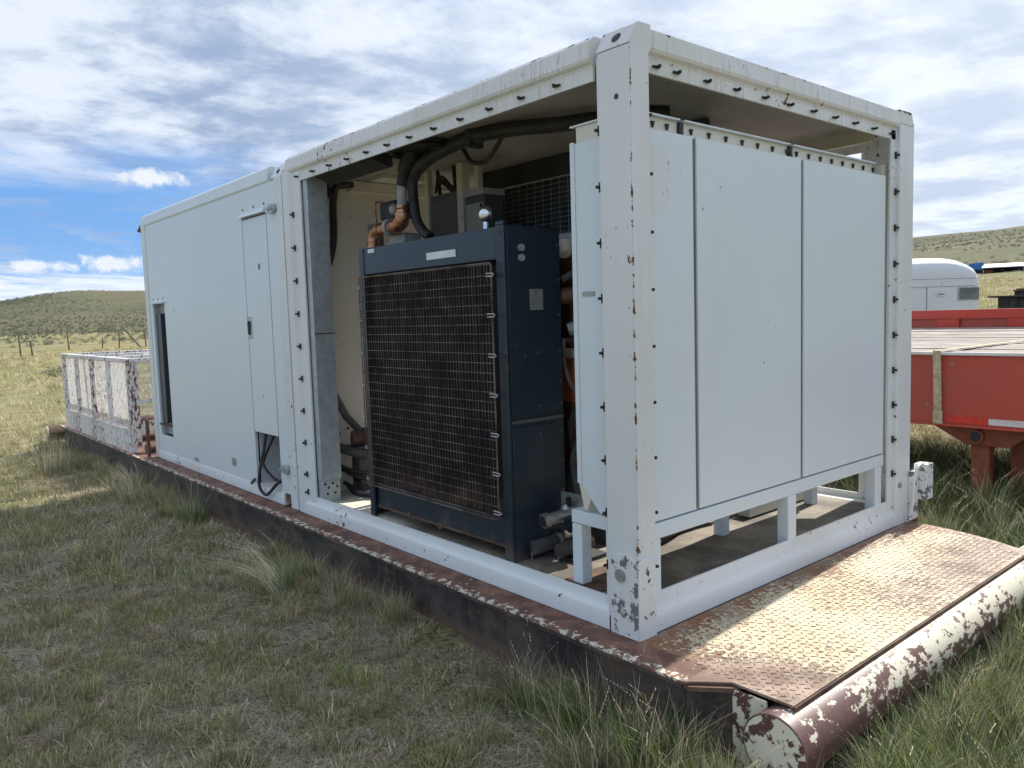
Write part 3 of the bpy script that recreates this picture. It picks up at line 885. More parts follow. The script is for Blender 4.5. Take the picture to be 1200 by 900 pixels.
# ================================================================== PANEL CABINET in the end opening
cab = root('panel_cabinet', (1.15, 0.22, 0.091), 'tall white panelled cabinet on short legs filling the near end opening of the enclosure', 'cabinet')
CY = 0.048
part('cabinet_body', MB().prism([(CY + 0.004, 0.434), (CY + 0.004, 1.985), (0.42, 1.985), (0.42, 0.56), (0.30, 0.434)], 'x', 0.108, 2.18), 'white', cab, bev=0.003)
for a, b_ in ((0.108, 0.430), (0.456, 1.282), (1.308, 2.18)):
    part('front_panel', MB().box(a, b_, CY - 0.006, CY + 0.0035, 0.436, 1.985), 'white', cab, bev=0.0015)
for a in (0.430, 1.282):
    part('gap_trim', MB().box(a + 0.002, a + 0.022, CY + 0.001, CY + 0.0038, 0.44, 1.98), 'grey', cab)
part('edge_strip', MB().box(2.184, 2.246, CY + 0.012, CY + 0.10, 0.30, 2.05), 'cream_in', cab, bev=0.002)
part('round_stain', MB().prism([(0.19 + 0.105 * math.cos(t), 1.80 + (0.13 if math.sin(t) > 0 else 0.15) * math.sin(t)) for t in [2 * math.pi * k / 28 for k in range(28)]], 'y', CY - 0.0068, CY - 0.0062), 'stain', cab)
part('side_seam', MB().box(0.104, 0.1075, 0.40, 0.424, 0.55, 1.99), 'white', cab)
# top flange: upright strip with bolt heads and a lip
for a, b_ in ((0.13, 0.40), (0.43, 1.25), (1.28, 2.14)):
    fl = part('top_flange', MB().box(a, b_, CY + 0.05, CY + 0.058, 1.986, 2.052), 'cream_in', cab, bev=0.001)
    part('flange_lip', MB().box(a, b_, CY + 0.03, CY + 0.10, 2.053, 2.060), 'white', fl, bev=0.001)
part('top_flange', MB().box(0.120, 0.128, CY + 0.06, 0.40, 1.986, 2.052), 'cream_in', cab)
part('flange_lip', MB().box(0.112, 0.165, CY + 0.06, 0.43, 2.053, 2.060), 'white', cab)
hm = MB().prism([(-0.010, 0.010), (0.010, 0.010), (0.0, -0.014)], 'y', -0.010, 0.0).mesh('flange_bolt', MT['black'])
xs = [0.16, 0.24, 0.33] + [0.49 + 0.125 * k for k in range(7)] + [1.33 + 0.115 * k for k in range(8)]
pieces('flange_bolt', hm, cab, [(x, CY + 0.0495, 2.022) for x in xs])
for x in (0.415, 1.265):
    part('flange_joint', MB().box(x - 0.012, x + 0.012, CY + 0.035, CY + 0.06, 1.99, 2.05), 'duct', cab, bev=0.002)
# base frame and legs
part('base_rail', MB().box(0.108, 2.18, CY - 0.010, CY + 0.05, 0.365, 0.428), 'white', cab, bev=0.002)
part('base_rail', MB().box(0.108, 0.17, CY + 0.052, 0.47, 0.368, 0.425), 'white', cab, bev=0.002)
part('base_rail', MB().box(0.175, 2.18, 0.40, 0.47, 0.368, 0.425), 'white', cab, bev=0.002)
for x0 in (0.108, 1.155, 2.075):
    part('leg', MB().box(x0, x0 + 0.075, CY - 0.012, CY + 0.048, 0.092, 0.364), 'white', cab, bev=0.003)
    part('leg', MB().box(x0, x0 + 0.06, 0.41, 0.468, 0.092, 0.364), 'white', cab, bev=0.003)
part('foot_plate', MB().box(0.105, 0.45, 0.30, 0.52, 0.0925, 0.100), 'rust', cab)
part('drain_hopper', MB().prism([(0.33, 0.55), (0.425, 0.55), (0.395, 0.436), (0.372, 0.436)], 'x', 0.112, 0.20), 'cream_in', cab, bev=0.003)
part('small_tag', MB().box(0.1050, 0.1075, 0.30, 0.37, 1.352, 1.372), 'plate', cab, label='small scratched tag on the side')

# ================================================================== RADIATOR
rad = root('radiator', (0.28, 1.53, 0.091), 'tall navy blue radiator with a rusty wire guard, standing in the side opening', 'radiator')
Y0, Y1, XF = 0.865, 2.205, 0.100
part('side_channel', MB().prism([(XF, Y0), (XF, Y0 + 0.062), (XF + 0.012, Y0 + 0.062), (XF + 0.012, Y0 + 0.006), (0.458, Y0 + 0.006), (0.458, Y0)], 'z', 0.092, 1.705), 'navy_mud', rad, bev=0.002)
part('side_channel', MB().prism([(XF, Y1), (XF, Y1 - 0.05), (XF + 0.012, Y1 - 0.05), (XF + 0.012, Y1 - 0.006), (0.458, Y1 - 0.006), (0.458, Y1)], 'z', 0.092, 1.70), 'navy', rad, bev=0.002)
tt = part('top_tank', MB().box(XF + 0.004, 0.452, Y0 + 0.063, Y1 - 0.051, 1.545, 1.70), 'navy', rad, bev=0.006)
part('mounting_ear', MB().box(XF - 0.001, XF + 0.011, Y0 + 0.002, Y0 + 0.06, 1.706, 1.722), 'navy', tt, bev=0.002)
part('ear_hole', MB().tube([(XF - 0.002, Y0 + 0.03, 1.672), (XF + 0.002, Y0 + 0.03, 1.672)], 0.014, 16), 'duct', tt, smooth=True)
part('nameplate', MB().box(XF - 0.0005, XF + 0.0035, 1.245, 1.50, 1.585, 1.622), 'label', tt, label='blank white label strip')
part('small_sticker', MB().box(XF, XF + 0.0035, 2.03, 2.10, 1.668, 1.69), 'label', tt)
bt = part('bottom_tank', MB().box(XF + 0.022, 0.44, Y0 + 0.063, Y1 - 0.051, 0.15, 0.292), 'navy_mud', rad, bev=0.006)
part('drain_boss', MB().tube([(XF + 0.015, 1.50, 0.155), (XF + 0.04, 1.50, 0.155)], 0.022, 12), 'rust', bt, smooth=True)
part('drain_boss', MB().tube([(XF + 0.012, 1.80, 0.165), (XF + 0.04, 1.80, 0.165)], 0.016, 12), 'rust', bt, smooth=True)
part('mud_strip', MB().box(XF + 0.018, XF + 0.0215, Y0 + 0.07, Y1 - 0.06, 0.150, 0.165), 'rust', bt)
core = MB()
core.box(XF + 0.055, 0.40, Y0 + 0.063, Y1 - 0.051, 0.293, 1.544)
part('core', core, 'core', rad)
fin = MB()
for k in range(118):
    y = Y0 + 0.068 + k * 0.0103
    fin.box(XF + 0.046, XF + 0.0545, y, y + 0.004, 0.295, 1.542)
part('core_tubes', fin, 'core', rad, kind='stuff')
# side cheek details
sd = part('side_panel', MB().box(0.115, 0.45, Y0 - 0.006, Y0 - 0.0005, 0.80, 1.69), 'navy', rad, bev=0.0015)
part('side_panel', MB().box(0.115, 0.45, Y0 - 0.006, Y0 - 0.0005, 0.15, 0.745), 'navy_mud', rad, bev=0.0015)
part('side_strap', MB().box(0.116, 0.45, Y0 - 0.010, Y0 - 0.0005, 0.765, 0.780), 'grey', rad, bev=0.001)
part('data_plate', MB().box(0.245, 0.33, Y0 - 0.009, Y0 - 0.0065, 1.305, 1.405), 'plate', sd, label='square metal data plate')
for k in range(7):
    part('print_line', MB().box(0.252, 0.252 + random.uniform(0.045, 0.07), Y0 - 0.0096, Y0 - 0.0091, 1.39 - k * 0.0125, 1.3925 - k * 0.0125), 'print', sd)
for x, z in ((0.135, 1.60), (0.135, 1.555)):
    part('plug', MB().tube([(x, Y0 - 0.012, z), (x, Y0 - 0.006, z)], 0.010, 14), 'duct', sd, smooth=True)
for x, z in ((0.195, 1.60), (0.195, 1.552)):
    part('fitting', MB().tube([(x, Y0 - 0.020, z), (x, Y0 - 0.006, z)], 0.017, 14), 'castgrey', sd, smooth=True)
bh = MB().tube([(0, -0.005, 0), (0, 0, 0)], 0.006, 8).mesh('bolt_head', MT['grey'])
pieces('bolt_head', bh, rad, [(0.435, Y0 - 0.0062, z) for z in (1.62, 1.45, 1.28, 1.1, 0.95, 0.84, 0.70, 0.55, 0.4, 0.25)] + [(0.29, Y0 - 0.0062, z) for z in (0.84, 0.70, 1.1)])
# guard: frame rod, wires, hook clips
GX = 0.068
gy0, gy1, gz0, gz1 = 0.925, 2.165, 0.297, 1.532
loop = []
for (cx, cz, a0) in ((gy1 - 0.02, gz1 - 0.02, 0), (gy0 + 0.02, gz1 - 0.02, 90), (gy0 + 0.02, gz0 + 0.02, 180), (gy1 - 0.02, gz0 + 0.02, 270)):
    for k in range(5):
        a = math.radians(a0 + 22.5 * k)
        loop.append((GX, cx + 0.02 * math.cos(a) if True else 0, cz + 0.02 * math.sin(a)))
loop = [(GX, y, z) for (_, y, z) in loop]
gd = part('guard_frame', MB().tube(loop, 0.0035, 8, closed=True), 'wire', rad, smooth=True)
wv = MB().tube([(0, 0, 0), (0, 0, gz1 - gz0)], 0.0016, 5).mesh('guard_wire', MT['wire'])
wh = MB().tube([(0, 0, 0), (0, gy1 - gy0, 0)], 0.0021, 5).mesh('guard_wire', MT['wire'])
nv, nh = 50, 27
pieces('guard_wire', wv, gd, [(GX + 0.004, gy0 + 0.012 + (gy1 - gy0 - 0.024) * k / (nv - 1) + random.uniform(-0.002, 0.002), gz0, (random.uniform(-0.0022, 0.0022), 0, 0)) for k in range(nv)])
pieces('guard_wire', wh, gd, [(GX, gy0, gz0 + 0.02 + (gz1 - gz0 - 0.03) * k / (nh - 1) + random.uniform(-0.003, 0.003), (random.uniform(-0.002, 0.002), 0, 0)) for k in range(nh)])
hk = MB().tube([(0, 0.030, 0.007), (0.0, -0.018, 0.007), (0.0, -0.027, 0.0), (0.0, -0.018, -0.007), (0.0, 0.030, -0.007)], 0.0038, 8).mesh('guard_hook', MT['steel'], smooth=True)
pieces('guard_hook', hk, gd, [(GX, gy0 + 0.01, 1.475 - k * 0.1905) for k in range(7)])
hk2 = MB().tube([(0, -0.012, 0.006), (0.0, 0.008, 0.006), (0.0, 0.014, 0.0), (0.0, 0.008, -0.006), (0.0, -0.012, -0.006)], 0.0038, 8).mesh('guard_hook_short', MT['steel'], smooth=True)
pieces('guard_hook', hk2, gd, [(GX, gy1, 1.475 - k * 0.1905) for k in range(7)])
# filler breather on top
bc = part('breather_cap', MB().sphere((0.30, 1.24, 1.805), 0.044, 18, 12, (0.8, 1, 1)), 'chrome', rad, smooth=True)
part('breather_neck', MB().tube([(0.30, 1.24, 1.70), (0.30, 1.24, 1.775)], 0.016, 12), 'chrome', bc, smooth=True)

# ================================================================== COPPER PIPE RUN and valve over the radiator
cp = root('coolant_pipe', (0.30, 2.2, 1.70), 'tarnished copper elbow pipe run with a grey sleeve standing on top of the radiator', 'pipe')
part('steel_sleeve', MB().tube([(0.30, 2.022, 1.945), (0.30, 2.012, 2.06)], 0.030, 18), 'castgrey', cp, smooth=True)
for z in (1.93, 1.905):
    part('collar', MB().tube([(0.30, 2.025, z), (0.30, 2.026, z + 0.018)], 0.034, 18), 'copper', cp, smooth=True)
part('elbow', MB().tube(smooth_path([(0.30, 2.027, 1.905), (0.30, 2.030, 1.875), (0.30, 2.045, 1.850), (0.30, 2.075, 1.838), (0.30, 2.105, 1.836)]), 0.044, 16), 'copper', cp, smooth=True)
part('elbow_rim', MB().tube([(0.30, 2.036, 1.868), (0.30, 2.050, 1.852)], 0.048, 16), 'copper', cp, smooth=True)
part('straight_pipe', MB().tube([(0.30, 2.105, 1.836), (0.30, 2.30, 1.832)], 0.034, 16), 'copper', cp, smooth=True)
for y in (2.12, 2.20, 2.27):
    part('collar', MB().tube([(0.30, y, 1.835), (0.30, y + 0.022, 1.834)], 0.040, 16), 'copper', cp, smooth=True)
part('elbow', MB().tube(smooth_path([(0.30, 2.29, 1.832), (0.30, 2.335, 1.826), (0.30, 2.365, 1.80), (0.30, 2.372, 1.755), (0.30, 2.372, 1.70)]), 0.036, 16), 'copper', cp, smooth=True)
part('collar', MB().tube([(0.30, 2.372, 1.765), (0.30, 2.372, 1.785)], 0.043, 16), 'copper', cp, smooth=True)
part('pipe_flange', MB().tube([(0.30, 2.150, 1.835), (0.30, 2.178, 1.835)], 0.052, 16), 'castgrey', cp, smooth=True)
vl = root('valve_body', (0.38, 2.18, 1.70), 'small grey pump body with a dark actuator behind the copper elbow', 'valve')
part('body_block', MB().box(0.34, 0.47, 2.08, 2.26, 1.70, 1.80), 'castgrey', vl, bev=0.012)
part('body_rib', MB().box(0.335, 0.475, 2.075, 2.265, 1.735, 1.75), 'castgrey', vl, bev=0.003)
part('actuator', MB().box(0.36, 0.50, 2.20, 2.38, 1.90, 2.01), 'duct', vl, bev=0.015)
part('actuator_stem', MB().tube([(0.42, 2.28, 1.79), (0.42, 2.28, 1.90)], 0.03, 12), 'copper', vl, smooth=True)
part('cap', MB().sphere((0.34, 2.17, 1.945), 0.034, 14, 10), 'castgrey', vl, smooth=True)
part('thin_line', MB().tube([(0.42, 2.36, 1.99), (0.42, 2.44, 2.03), (0.42, 2.52, 2.035), (0.42, 2.525, 2.02), (0.42, 2.525, 1.80)], 0.006, 8), 'copper', vl, smooth=True)
part('gauge_box', MB().box(0.40, 0.46, 2.50, 2.60, 1.76, 1.90), 'grey', vl, bev=0.004)

# ================================================================== HOSES in the roof
h1 = root('roof_hose', (0.35, 1.3, 2.1), 'thick black hose sagging under the ceiling from the round port to the cabinet', 'hose')
part('hose_length', MB().tube(smooth_path([(0.34, 1.985, 2.04), (0.34, 1.96, 2.10), (0.34, 1.85, 2.165), (0.34, 1.65, 2.205), (0.34, 1.35, 2.225), (0.38, 1.08, 2.215), (0.46, 0.85, 2.20), (0.62, 0.62, 2.21), (0.85, 0.5, 2.235)]), 0.038, 14), 'rubber', h1, smooth=True)
part('hose_clip', MB().box(0.30, 0.40, 1.36, 1.40, 2.17, 2.262), 'duct', h1, bev=0.004)
h2 = root('drop_hose', (0.32, 1.98, 2.05), 'broad black hose dropping from the ceiling port onto the copper pipe', 'hose')
part('hose_length', MB().tube(smooth_path([(0.30, 1.90, 2.255), (0.30, 1.93, 2.20), (0.30, 1.985, 2.12), (0.30, 2.010, 2.062)]), [0.050] * 6 + [0.046] * 6 + [0.036] * 7, 18), 'rubber', h2, smooth=True)
part('hose_length', MB().tube(smooth_path([(0.33, 1.90, 2.20), (0.34, 1.96, 2.08), (0.35, 1.97, 1.95), (0.35, 1.95, 1.86), (0.35, 1.89, 1.79), (0.35, 1.82, 1.745)]), 0.030, 14), 'rubber', h2, smooth=True)
pt = root('ceiling_port', (0.25, 1.80, 2.24), 'dark round port flange on the ceiling above the copper pipe', 'port flange')
part('port_ring', MB().tube([(0.27 + 0.15 * math.cos(a), 1.78 + 0.17 * math.sin(a), 2.218) for a in [2 * math.pi * k / 32 for k in range(32)]], 0.022, 10, closed=True), 'rubber', pt, smooth=True)
part('port_plate', MB().tube([(0.27, 1.78, 2.226), (0.27, 1.78, 2.258)], 0.18, 32), 'duct', pt, smooth=True)
h3 = root('thin_cable_loop', (0.5, 1.6, 2.1), 'thin black cable looping under the ceiling beside the thick hose', 'cable')
part('cable_length', MB().tube(smooth_path([(0.36, 1.15, 2.20), (0.40, 1.28, 2.14), (0.44, 1.42, 2.11), (0.46, 1.55, 2.14), (0.46, 1.62, 2.22)]), 0.012, 8), 'rubber', h3, smooth=True)
h4 = root('wall_hose', (0.25, 2.8, 1.8), 'black hose hanging down the cream bulkhead beside the galvanised channel', 'hose')
part('hose_length', MB().tube(smooth_path([(0.28, 2.72, 2.19), (0.30, 2.83, 2.15), (0.30, 2.865, 2.05), (0.30, 2.87, 1.92), (0.30, 2.89, 1.80), (0.27, 2.90, 1.68), (0.22, 2.90, 1.60)]), 0.024, 12), 'rubber', h4, smooth=True)
part('hose_branch', MB().tube([(0.26, 2.70, 2.155), (0.30, 2.60, 2.150)], 0.022, 10), 'rubber', h4, smooth=True)
part('hose_connector', MB().box(0.235, 0.305, 2.83, 2.90, 2.10, 2.17), 'duct', h4, bev=0.01)

# ================================================================== CABINETS behind the radiator
eb = root('electrical_cabinet', (0.86, 2.3, 0.092), 'tall grey electrical cabinet between white uprights behind the radiator', 'electrical cabinet')
part('cabinet_box', MB().box(0.80, 1.0, 2.145, 2.44, 0.60, 2.09), 'grey', eb, bev=0.006)
part('upright', MB().box(0.79, 0.83, 2.455, 2.50, 0.092, 2.258), 'cream_in', eb, bev=0.003)
part('upright', MB().box(0.79, 0.85, 2.075, 2.135, 0.092, 2.258), 'cream_in', eb, bev=0.003)
part('upright', MB().box(0.86, 0.90, 2.00, 2.04, 1.6, 2.258), 'cream_in', eb, bev=0.003)
for a, b_ in (((0.85, 2.40, 2.09), (0.85, 2.42, 2.26)), ((0.85, 2.22, 2.09), (0.85, 2.24, 2.26))):
    part('conduit', MB().tube([a, b_], 0.013, 8), 'rubber', eb, smooth=True)
part('gland', MB().tube([(0.85, 2.22, 2.085), (0.85, 2.22, 2.13)], 0.026, 10), 'rubber', eb, smooth=True)
for q in range(3):
    part('cable', MB().tube(smooth_path([(0.82, 2.41 - q * 0.01, 2.11 + q * 0.02), (0.80, 2.35, 2.165 + q * 0.018), (0.80, 2.28, 2.15 + q * 0.02), (0.81, 2.22, 2.10 + q * 0.015), (0.81, 2.13, 2.09)]), 0.009, 8), 'rubber', eb, smooth=True)
jb = root('junction_box', (0.86, 1.96, 1.5), 'small cream-edged junction box right of the grey electrical cabinet', 'junction box')
part('box_body', MB().box(0.80, 0.95, 1.865, 2.06, 1.55, 2.03), 'grey', jb, bev=0.004)
part('box_door', MB().box(0.792, 0.799, 1.875, 2.05, 1.56, 1.985), 'ceiling', jb, bev=0.003)
part('box_hood', MB().box(0.785, 0.96, 1.86, 2.065, 2.031, 2.07), 'ceiling', jb, bev=0.003)
part('latch', MB().box(0.786, 0.792, 1.882, 1.90, 1.955, 1.975), 'black', jb)
# hanging mesh screen
mg = root('mesh_screen', (1.2, 1.2, 1.5), 'dark wire mesh screen behind the radiator on the far side of the enclosure', 'mesh screen')
part('screen_header', MB().box(1.16, 1.20, 0.50, 2.42, 2.135, 2.258), 'duct', mg, bev=0.003)
part('screen_dark_backing', MB().box(1.205, 1.40, 0.50, 2.42, 1.42, 2.134), 'duct', mg)  # added dark box so the space behind the mesh reads dark
mh = MB().tube([(0, 0, 0), (0, 1.88, 0)], 0.0018, 5).mesh('mesh_wire', MT['plate'])
mv = MB().tube([(0, 0, 0), (0, 0, 0.61)], 0.0018, 5).mesh('mesh_wire', MT['plate'])
pieces('mesh_wire', mh, mg, [(1.17, 0.51, 2.12 - k * 0.030) for k in range(20)])
pieces('mesh_wire', mv, mg, [(1.174, 0.54 + k * 0.075, 1.52) for k in range(25)])

# ================================================================== ENGINE behind the radiator
en = root('engine', (1.1, 1.3, 0.092), 'dirty dark red engine mostly hidden between the radiator and the white cabinet', 'engine')
part('block', MB().box(0.66, 1.75, 1.0, 1.75, 0.45, 1.15), 'redprimer', en, bev=0.02)
part('crankcase', MB().box(0.70, 1.7, 1.08, 1.68, 0.25, 0.449), 'duct', en, bev=0.03)
part('oil_pan', MB().tube([(0.85, 1.3, 0.28), (1.6, 1.3, 0.28)], 0.15, 16), 'duct', en, smooth=True)
part('radiator_shroud', MB().prism([(0.46, 0.90), (0.46, 2.17), (0.62, 2.0), (0.62, 1.06)], 'z', 0.30, 1.50), 'duct', en)
part('cylinder_head', MB().box(0.68, 1.72, 1.02, 1.45, 1.151, 1.36), 'redprimer', en, bev=0.01)
part('valve_cover', MB().box(0.60, 1.70, 0.84, 1.16, 1.58, 1.70), 'castgrey', en, bev=0.02)
part('cover_base', MB().box(0.62, 1.68, 0.87, 1.14, 1.36, 1.579), 'redprimer', en, bev=0.01)
for k in range(7):
    part('cover_bolt', MB().tube([(0.655, 0.868, 1.55 - k * 0.045), (0.655, 0.86, 1.55 - k * 0.045)], 0.007, 8), 'castgrey', en)
part('filler_spout', MB().tube([(0.55, 0.93, 1.63), (0.53, 0.90, 1.58)], [0.05, 0.03], 14), 'cream_in', en, smooth=True)
part('exhaust_elbow', MB().tube(smooth_path([(0.60, 0.80, 1.375), (0.55, 0.84, 1.375), (0.50, 0.90, 1.37), (0.48, 0.95, 1.36)]), 0.042, 14), 'redprimer', en, smooth=True)
part('turbo_housing', MB().sphere((0.62, 0.78, 1.24), 0.075, 16, 12), 'castgrey', en, smooth=True)
part('turbo_snout', MB().tube([(0.57, 0.80, 1.225), (0.50, 0.86, 1.20)], 0.034, 14), 'castgrey', en, smooth=True)
part('bracket', MB().box(0.46, 0.70, 0.80, 0.84, 1.145, 1.16), 'duct', en)
part('drain_hose', MB().tube(smooth_path([(0.47, 0.86, 1.16), (0.475, 0.87, 1.05), (0.50, 0.85, 0.93), (0.53, 0.80, 0.84)]), 0.010, 8), 'hose_dusty', en, smooth=True)
part('linkage_rod', MB().tube([(0.56, 0.80, 0.95), (0.55, 0.80, 0.75), (0.54, 0.80, 0.52)], [0.020, 0.014, 0.012], 8), 'castgrey', en, smooth=True)
part('linkage_body', MB().tube([(0.565, 0.80, 1.03), (0.56, 0.80, 0.88)], [0.016, 0.034], 10), 'hose_dusty', en, smooth=True)
part('linkage_joint', MB().tube([(0.53, 0.80, 0.50), (0.60, 0.78, 0.50)], 0.022, 10), 'castgrey', en, smooth=True)
part('trailer_glimpse', MB().box(0.60, 0.655, 0.93, 1.12, 0.82, 1.05), 'rustorange', en, bev=0.01)  # added block standing in for the red trailer seen through the gap
part('trailer_deck_glimpse', MB().box(0.60, 0.655, 0.93, 1.12, 1.052, 1.10), 'cream_in', en, bev=0.006)  # added cream strip standing in for that trailer's deck
for k, (pts_, rr, mt_) in enumerate((
        ([(0.50, 0.86, 0.20), (0.52, 0.84, 0.35), (0.50, 0.85, 0.55), (0.56, 0.82, 0.70), (0.58, 0.80, 0.95)], 0.015, 'hose_dusty'),
        ([(0.60, 0.70, 0.30), (0.56, 0.76, 0.42), (0.60, 0.74, 0.60), (0.58, 0.78, 0.76)], 0.022, 'castgrey'),
        ([(0.52, 0.74, 0.28), (0.60, 0.72, 0.50), (0.55, 0.80, 0.58), (0.62, 0.78, 0.80)], 0.012, 'steel'),
        ([(0.48, 0.88, 1.45), (0.54, 0.84, 1.48), (0.60, 0.82, 1.42), (0.64, 0.80, 1.30)], 0.018, 'hose_dusty'),
        ([(0.62, 0.84, 1.10), (0.58, 0.86, 0.98), (0.60, 0.85, 0.86), (0.52, 0.88, 0.74), (0.52, 0.87, 0.60)], 0.012, 'rubber'))):
    part('engine_hose', MB().tube(smooth_path(pts_), rr, 8), mt_, en, smooth=True)
for z_, rr, mt_ in ((0.88, 0.034, 'castgrey'), (0.62, 0.030, 'rust'), (0.44, 0.040, 'castgrey')):
    part('fitting_body', MB().tube([(0.54, 0.82, z_), (0.60, 0.80, z_ + 0.03)], rr, 12), mt_, en, smooth=True)
part('mount_rail', MB().box(0.62, 2.3, 0.74, 0.86, 0.092, 0.20), 'duct', en, bev=0.004)
part('mount_rail', MB().box(0.62, 2.3, 1.80, 1.92, 0.092, 0.20), 'duct', en, bev=0.004)
part('oil_filter', MB().tube([(1.15, 0.84, 0.30), (1.15, 0.84, 0.48)], 0.07, 16), 'duct', en, smooth=True)
part('low_pipe', MB().tube(smooth_path([(1.0, 0.7, 0.34), (1.25, 0.68, 0.36), (1.45, 0.72, 0.27), (1.7, 0.74, 0.24)]), 0.035, 10), 'rust', en, smooth=True)
part('alternator', MB().tube([(1.78, 0.86, 0.46), (2.0, 0.86, 0.46)], 0.10, 18), 'castgrey', en, smooth=True)
for k, (pts_, rr, mt_) in enumerate((
        ([(0.60, 0.60, 0.12), (0.85, 0.56, 0.13), (1.10, 0.62, 0.12), (1.35, 0.60, 0.14)], 0.020, 'rubber'),
        ([(0.75, 0.66, 0.30), (0.95, 0.62, 0.24), (1.15, 0.66, 0.22), (1.40, 0.64, 0.30)], 0.024, 'hose_dusty'),
        ([(1.45, 0.66, 0.36), (1.50, 0.62, 0.24), (1.62, 0.60, 0.15), (1.85, 0.60, 0.12)], 0.016, 'rubber'))):
    part('low_hose', MB().tube(smooth_path(pts_), rr, 8), mt_, en, smooth=True)
part('starter_motor', MB().tube([(1.28, 0.70, 0.36), (1.55, 0.70, 0.34)], 0.085, 16), 'duct', en, smooth=True)
part('drain_can', MB().tube([(0.80, 0.66, 0.20), (1.02, 0.66, 0.20)], 0.06, 14), 'rust', en, smooth=True)
fr = root('pipe_support_frame', (2.1, 0.7, 0.092), 'cream angle-iron stand beyond the cabinet legs at the far side', 'stand')
part('rail', MB().box(1.62, 2.28, 0.62, 0.67, 0.20, 0.235), 'cream_in', fr, bev=0.003)
part('rail', MB().box(1.55, 2.20, 0.50, 0.58, 0.10, 0.16), 'cream_in', fr, bev=0.003)
part('post', MB().box(2.24, 2.30, 0.60, 0.66, 0.092, 0.60), 'cream_in', fr, bev=0.003)

# ================================================================== VALVE MANIFOLD at the radiator foot
vm = root('drain_manifold', (0.40, 0.75, 0.092), 'cluster of capped hose couplings on a small plate at the foot of the radiator', 'hose couplings')
part('mount_plate', MB().box(0.40, 0.407, 0.66, 0.84, 0.235, 0.40), 'plate', vm, bev=0.002)
part('coupling', MB().tube([(0.43, 0.74, 0.315), (0.24, 0.77, 0.295)], 0.030, 16), 'steel', vm, smooth=True, label='bright coupling')
part('coupling_ring', MB().tube([(0.245, 0.769, 0.2955), (0.215, 0.775, 0.292)], 0.036, 16), 'steel', vm, smooth=True)
part('coupling_mouth', MB().tube([(0.2145, 0.775, 0.292), (0.212, 0.7755, 0.2918)], 0.027, 16), 'duct', vm, smooth=True)
part('coupling', MB().tube([(0.43, 0.68, 0.285), (0.31, 0.70, 0.265)], 0.036, 16), 'navy', vm, smooth=True, label='blue coupling')
part('coupling', MB().tube([(0.45, 0.80, 0.17), (0.20, 0.84, 0.15)], 0.036, 16), 'hose_dusty', vm, smooth=True, label='dark capped coupling')
part('coupling_ring', MB().tube([(0.36, 0.8145, 0.163), (0.34, 0.8178, 0.161)], 0.041, 16), 'steel', vm, smooth=True)
part('coupling', MB().tube([(0.46, 0.70, 0.165), (0.26, 0.72, 0.145)], 0.036, 16), 'hose_dusty', vm, smooth=True, label='dark capped coupling nearest the cabinet')
part('valve_body', MB().sphere((0.36, 0.76, 0.33), 0.032, 14, 10), 'steel', vm, smooth=True)
part('valve_knob', MB().tube([(0.36, 0.74, 0.35), (0.35, 0.735, 0.39)], 0.014, 10), 'black', vm, smooth=True)
part('hanging_chain', MB().tube([(0.20, 0.845, 0.13), (0.198, 0.845, 0.093)], 0.003, 6), 'steel', vm)
part('hanging_chain', MB().tube([(0.26, 0.722, 0.12), (0.258, 0.722, 0.093)], 0.003, 6), 'steel', vm)
part('base_pad', MB().box(0.30, 0.50, 0.62, 0.85, 0.0925, 0.11), 'duct', vm)

# ================================================================== LINES on the floor left of the radiator
fh = root('floor_hoses', (0.32, 2.75, 0.092), 'tangle of black hoses and dirty pipes on the floor below the bulkhead', 'hoses')
part('strap_hose', MB().tube([(0.25, 2.91, 0.80), (0.33, 2.88, 0.62), (0.42, 2.84, 0.50)], 0.026, 12), 'hose_dusty', fh, smooth=True)
for k, (z0, z1, rr, mt) in enumerate(((0.44, 0.36, 0.030, 'hose_dusty'), (0.30, 0.24, 0.013, 'rubber'), (0.27, 0.20, 0.013, 'rubber'), (0.17, 0.12, 0.014, 'rubber'),
                                      (0.14, 0.13, 0.014, 'hose_dusty'), (0.115, 0.112, 0.018, 'rubber'), (0.20, 0.16, 0.012, 'rubber'))):
    part('floor_hose', MB().tube(smooth_path([(0.22 + 0.02 * k, 2.90 - 0.012 * k, z0), (0.33, 2.76 - 0.02 * k, (z0 + z1) / 2 - 0.02), (0.50, 2.66 - 0.03 * k, z1), (0.75, 2.62 - 0.03 * k, z1 + 0.02)]), rr, 10), mt, fh, smooth=True)
part('pump_body', MB().tube([(0.34, 2.84, 0.47), (0.52, 2.78, 0.46)], 0.055, 14), 'rust', fh, smooth=True)
part('pump_flange', MB().tube([(0.42, 2.82, 0.47), (0.45, 2.81, 0.47)], 0.07, 14), 'hose_dusty', fh, smooth=True)
part('pipe_tee', MB().tube([(0.30, 2.86, 0.40), (0.55, 2.74, 0.34)], 0.035, 12), 'hose_dusty', fh, smooth=True)
part('pump_foot', MB().box(0.34, 0.50, 2.74, 2.86, 0.092, 0.42), 'hose_dusty', fh, bev=0.01)

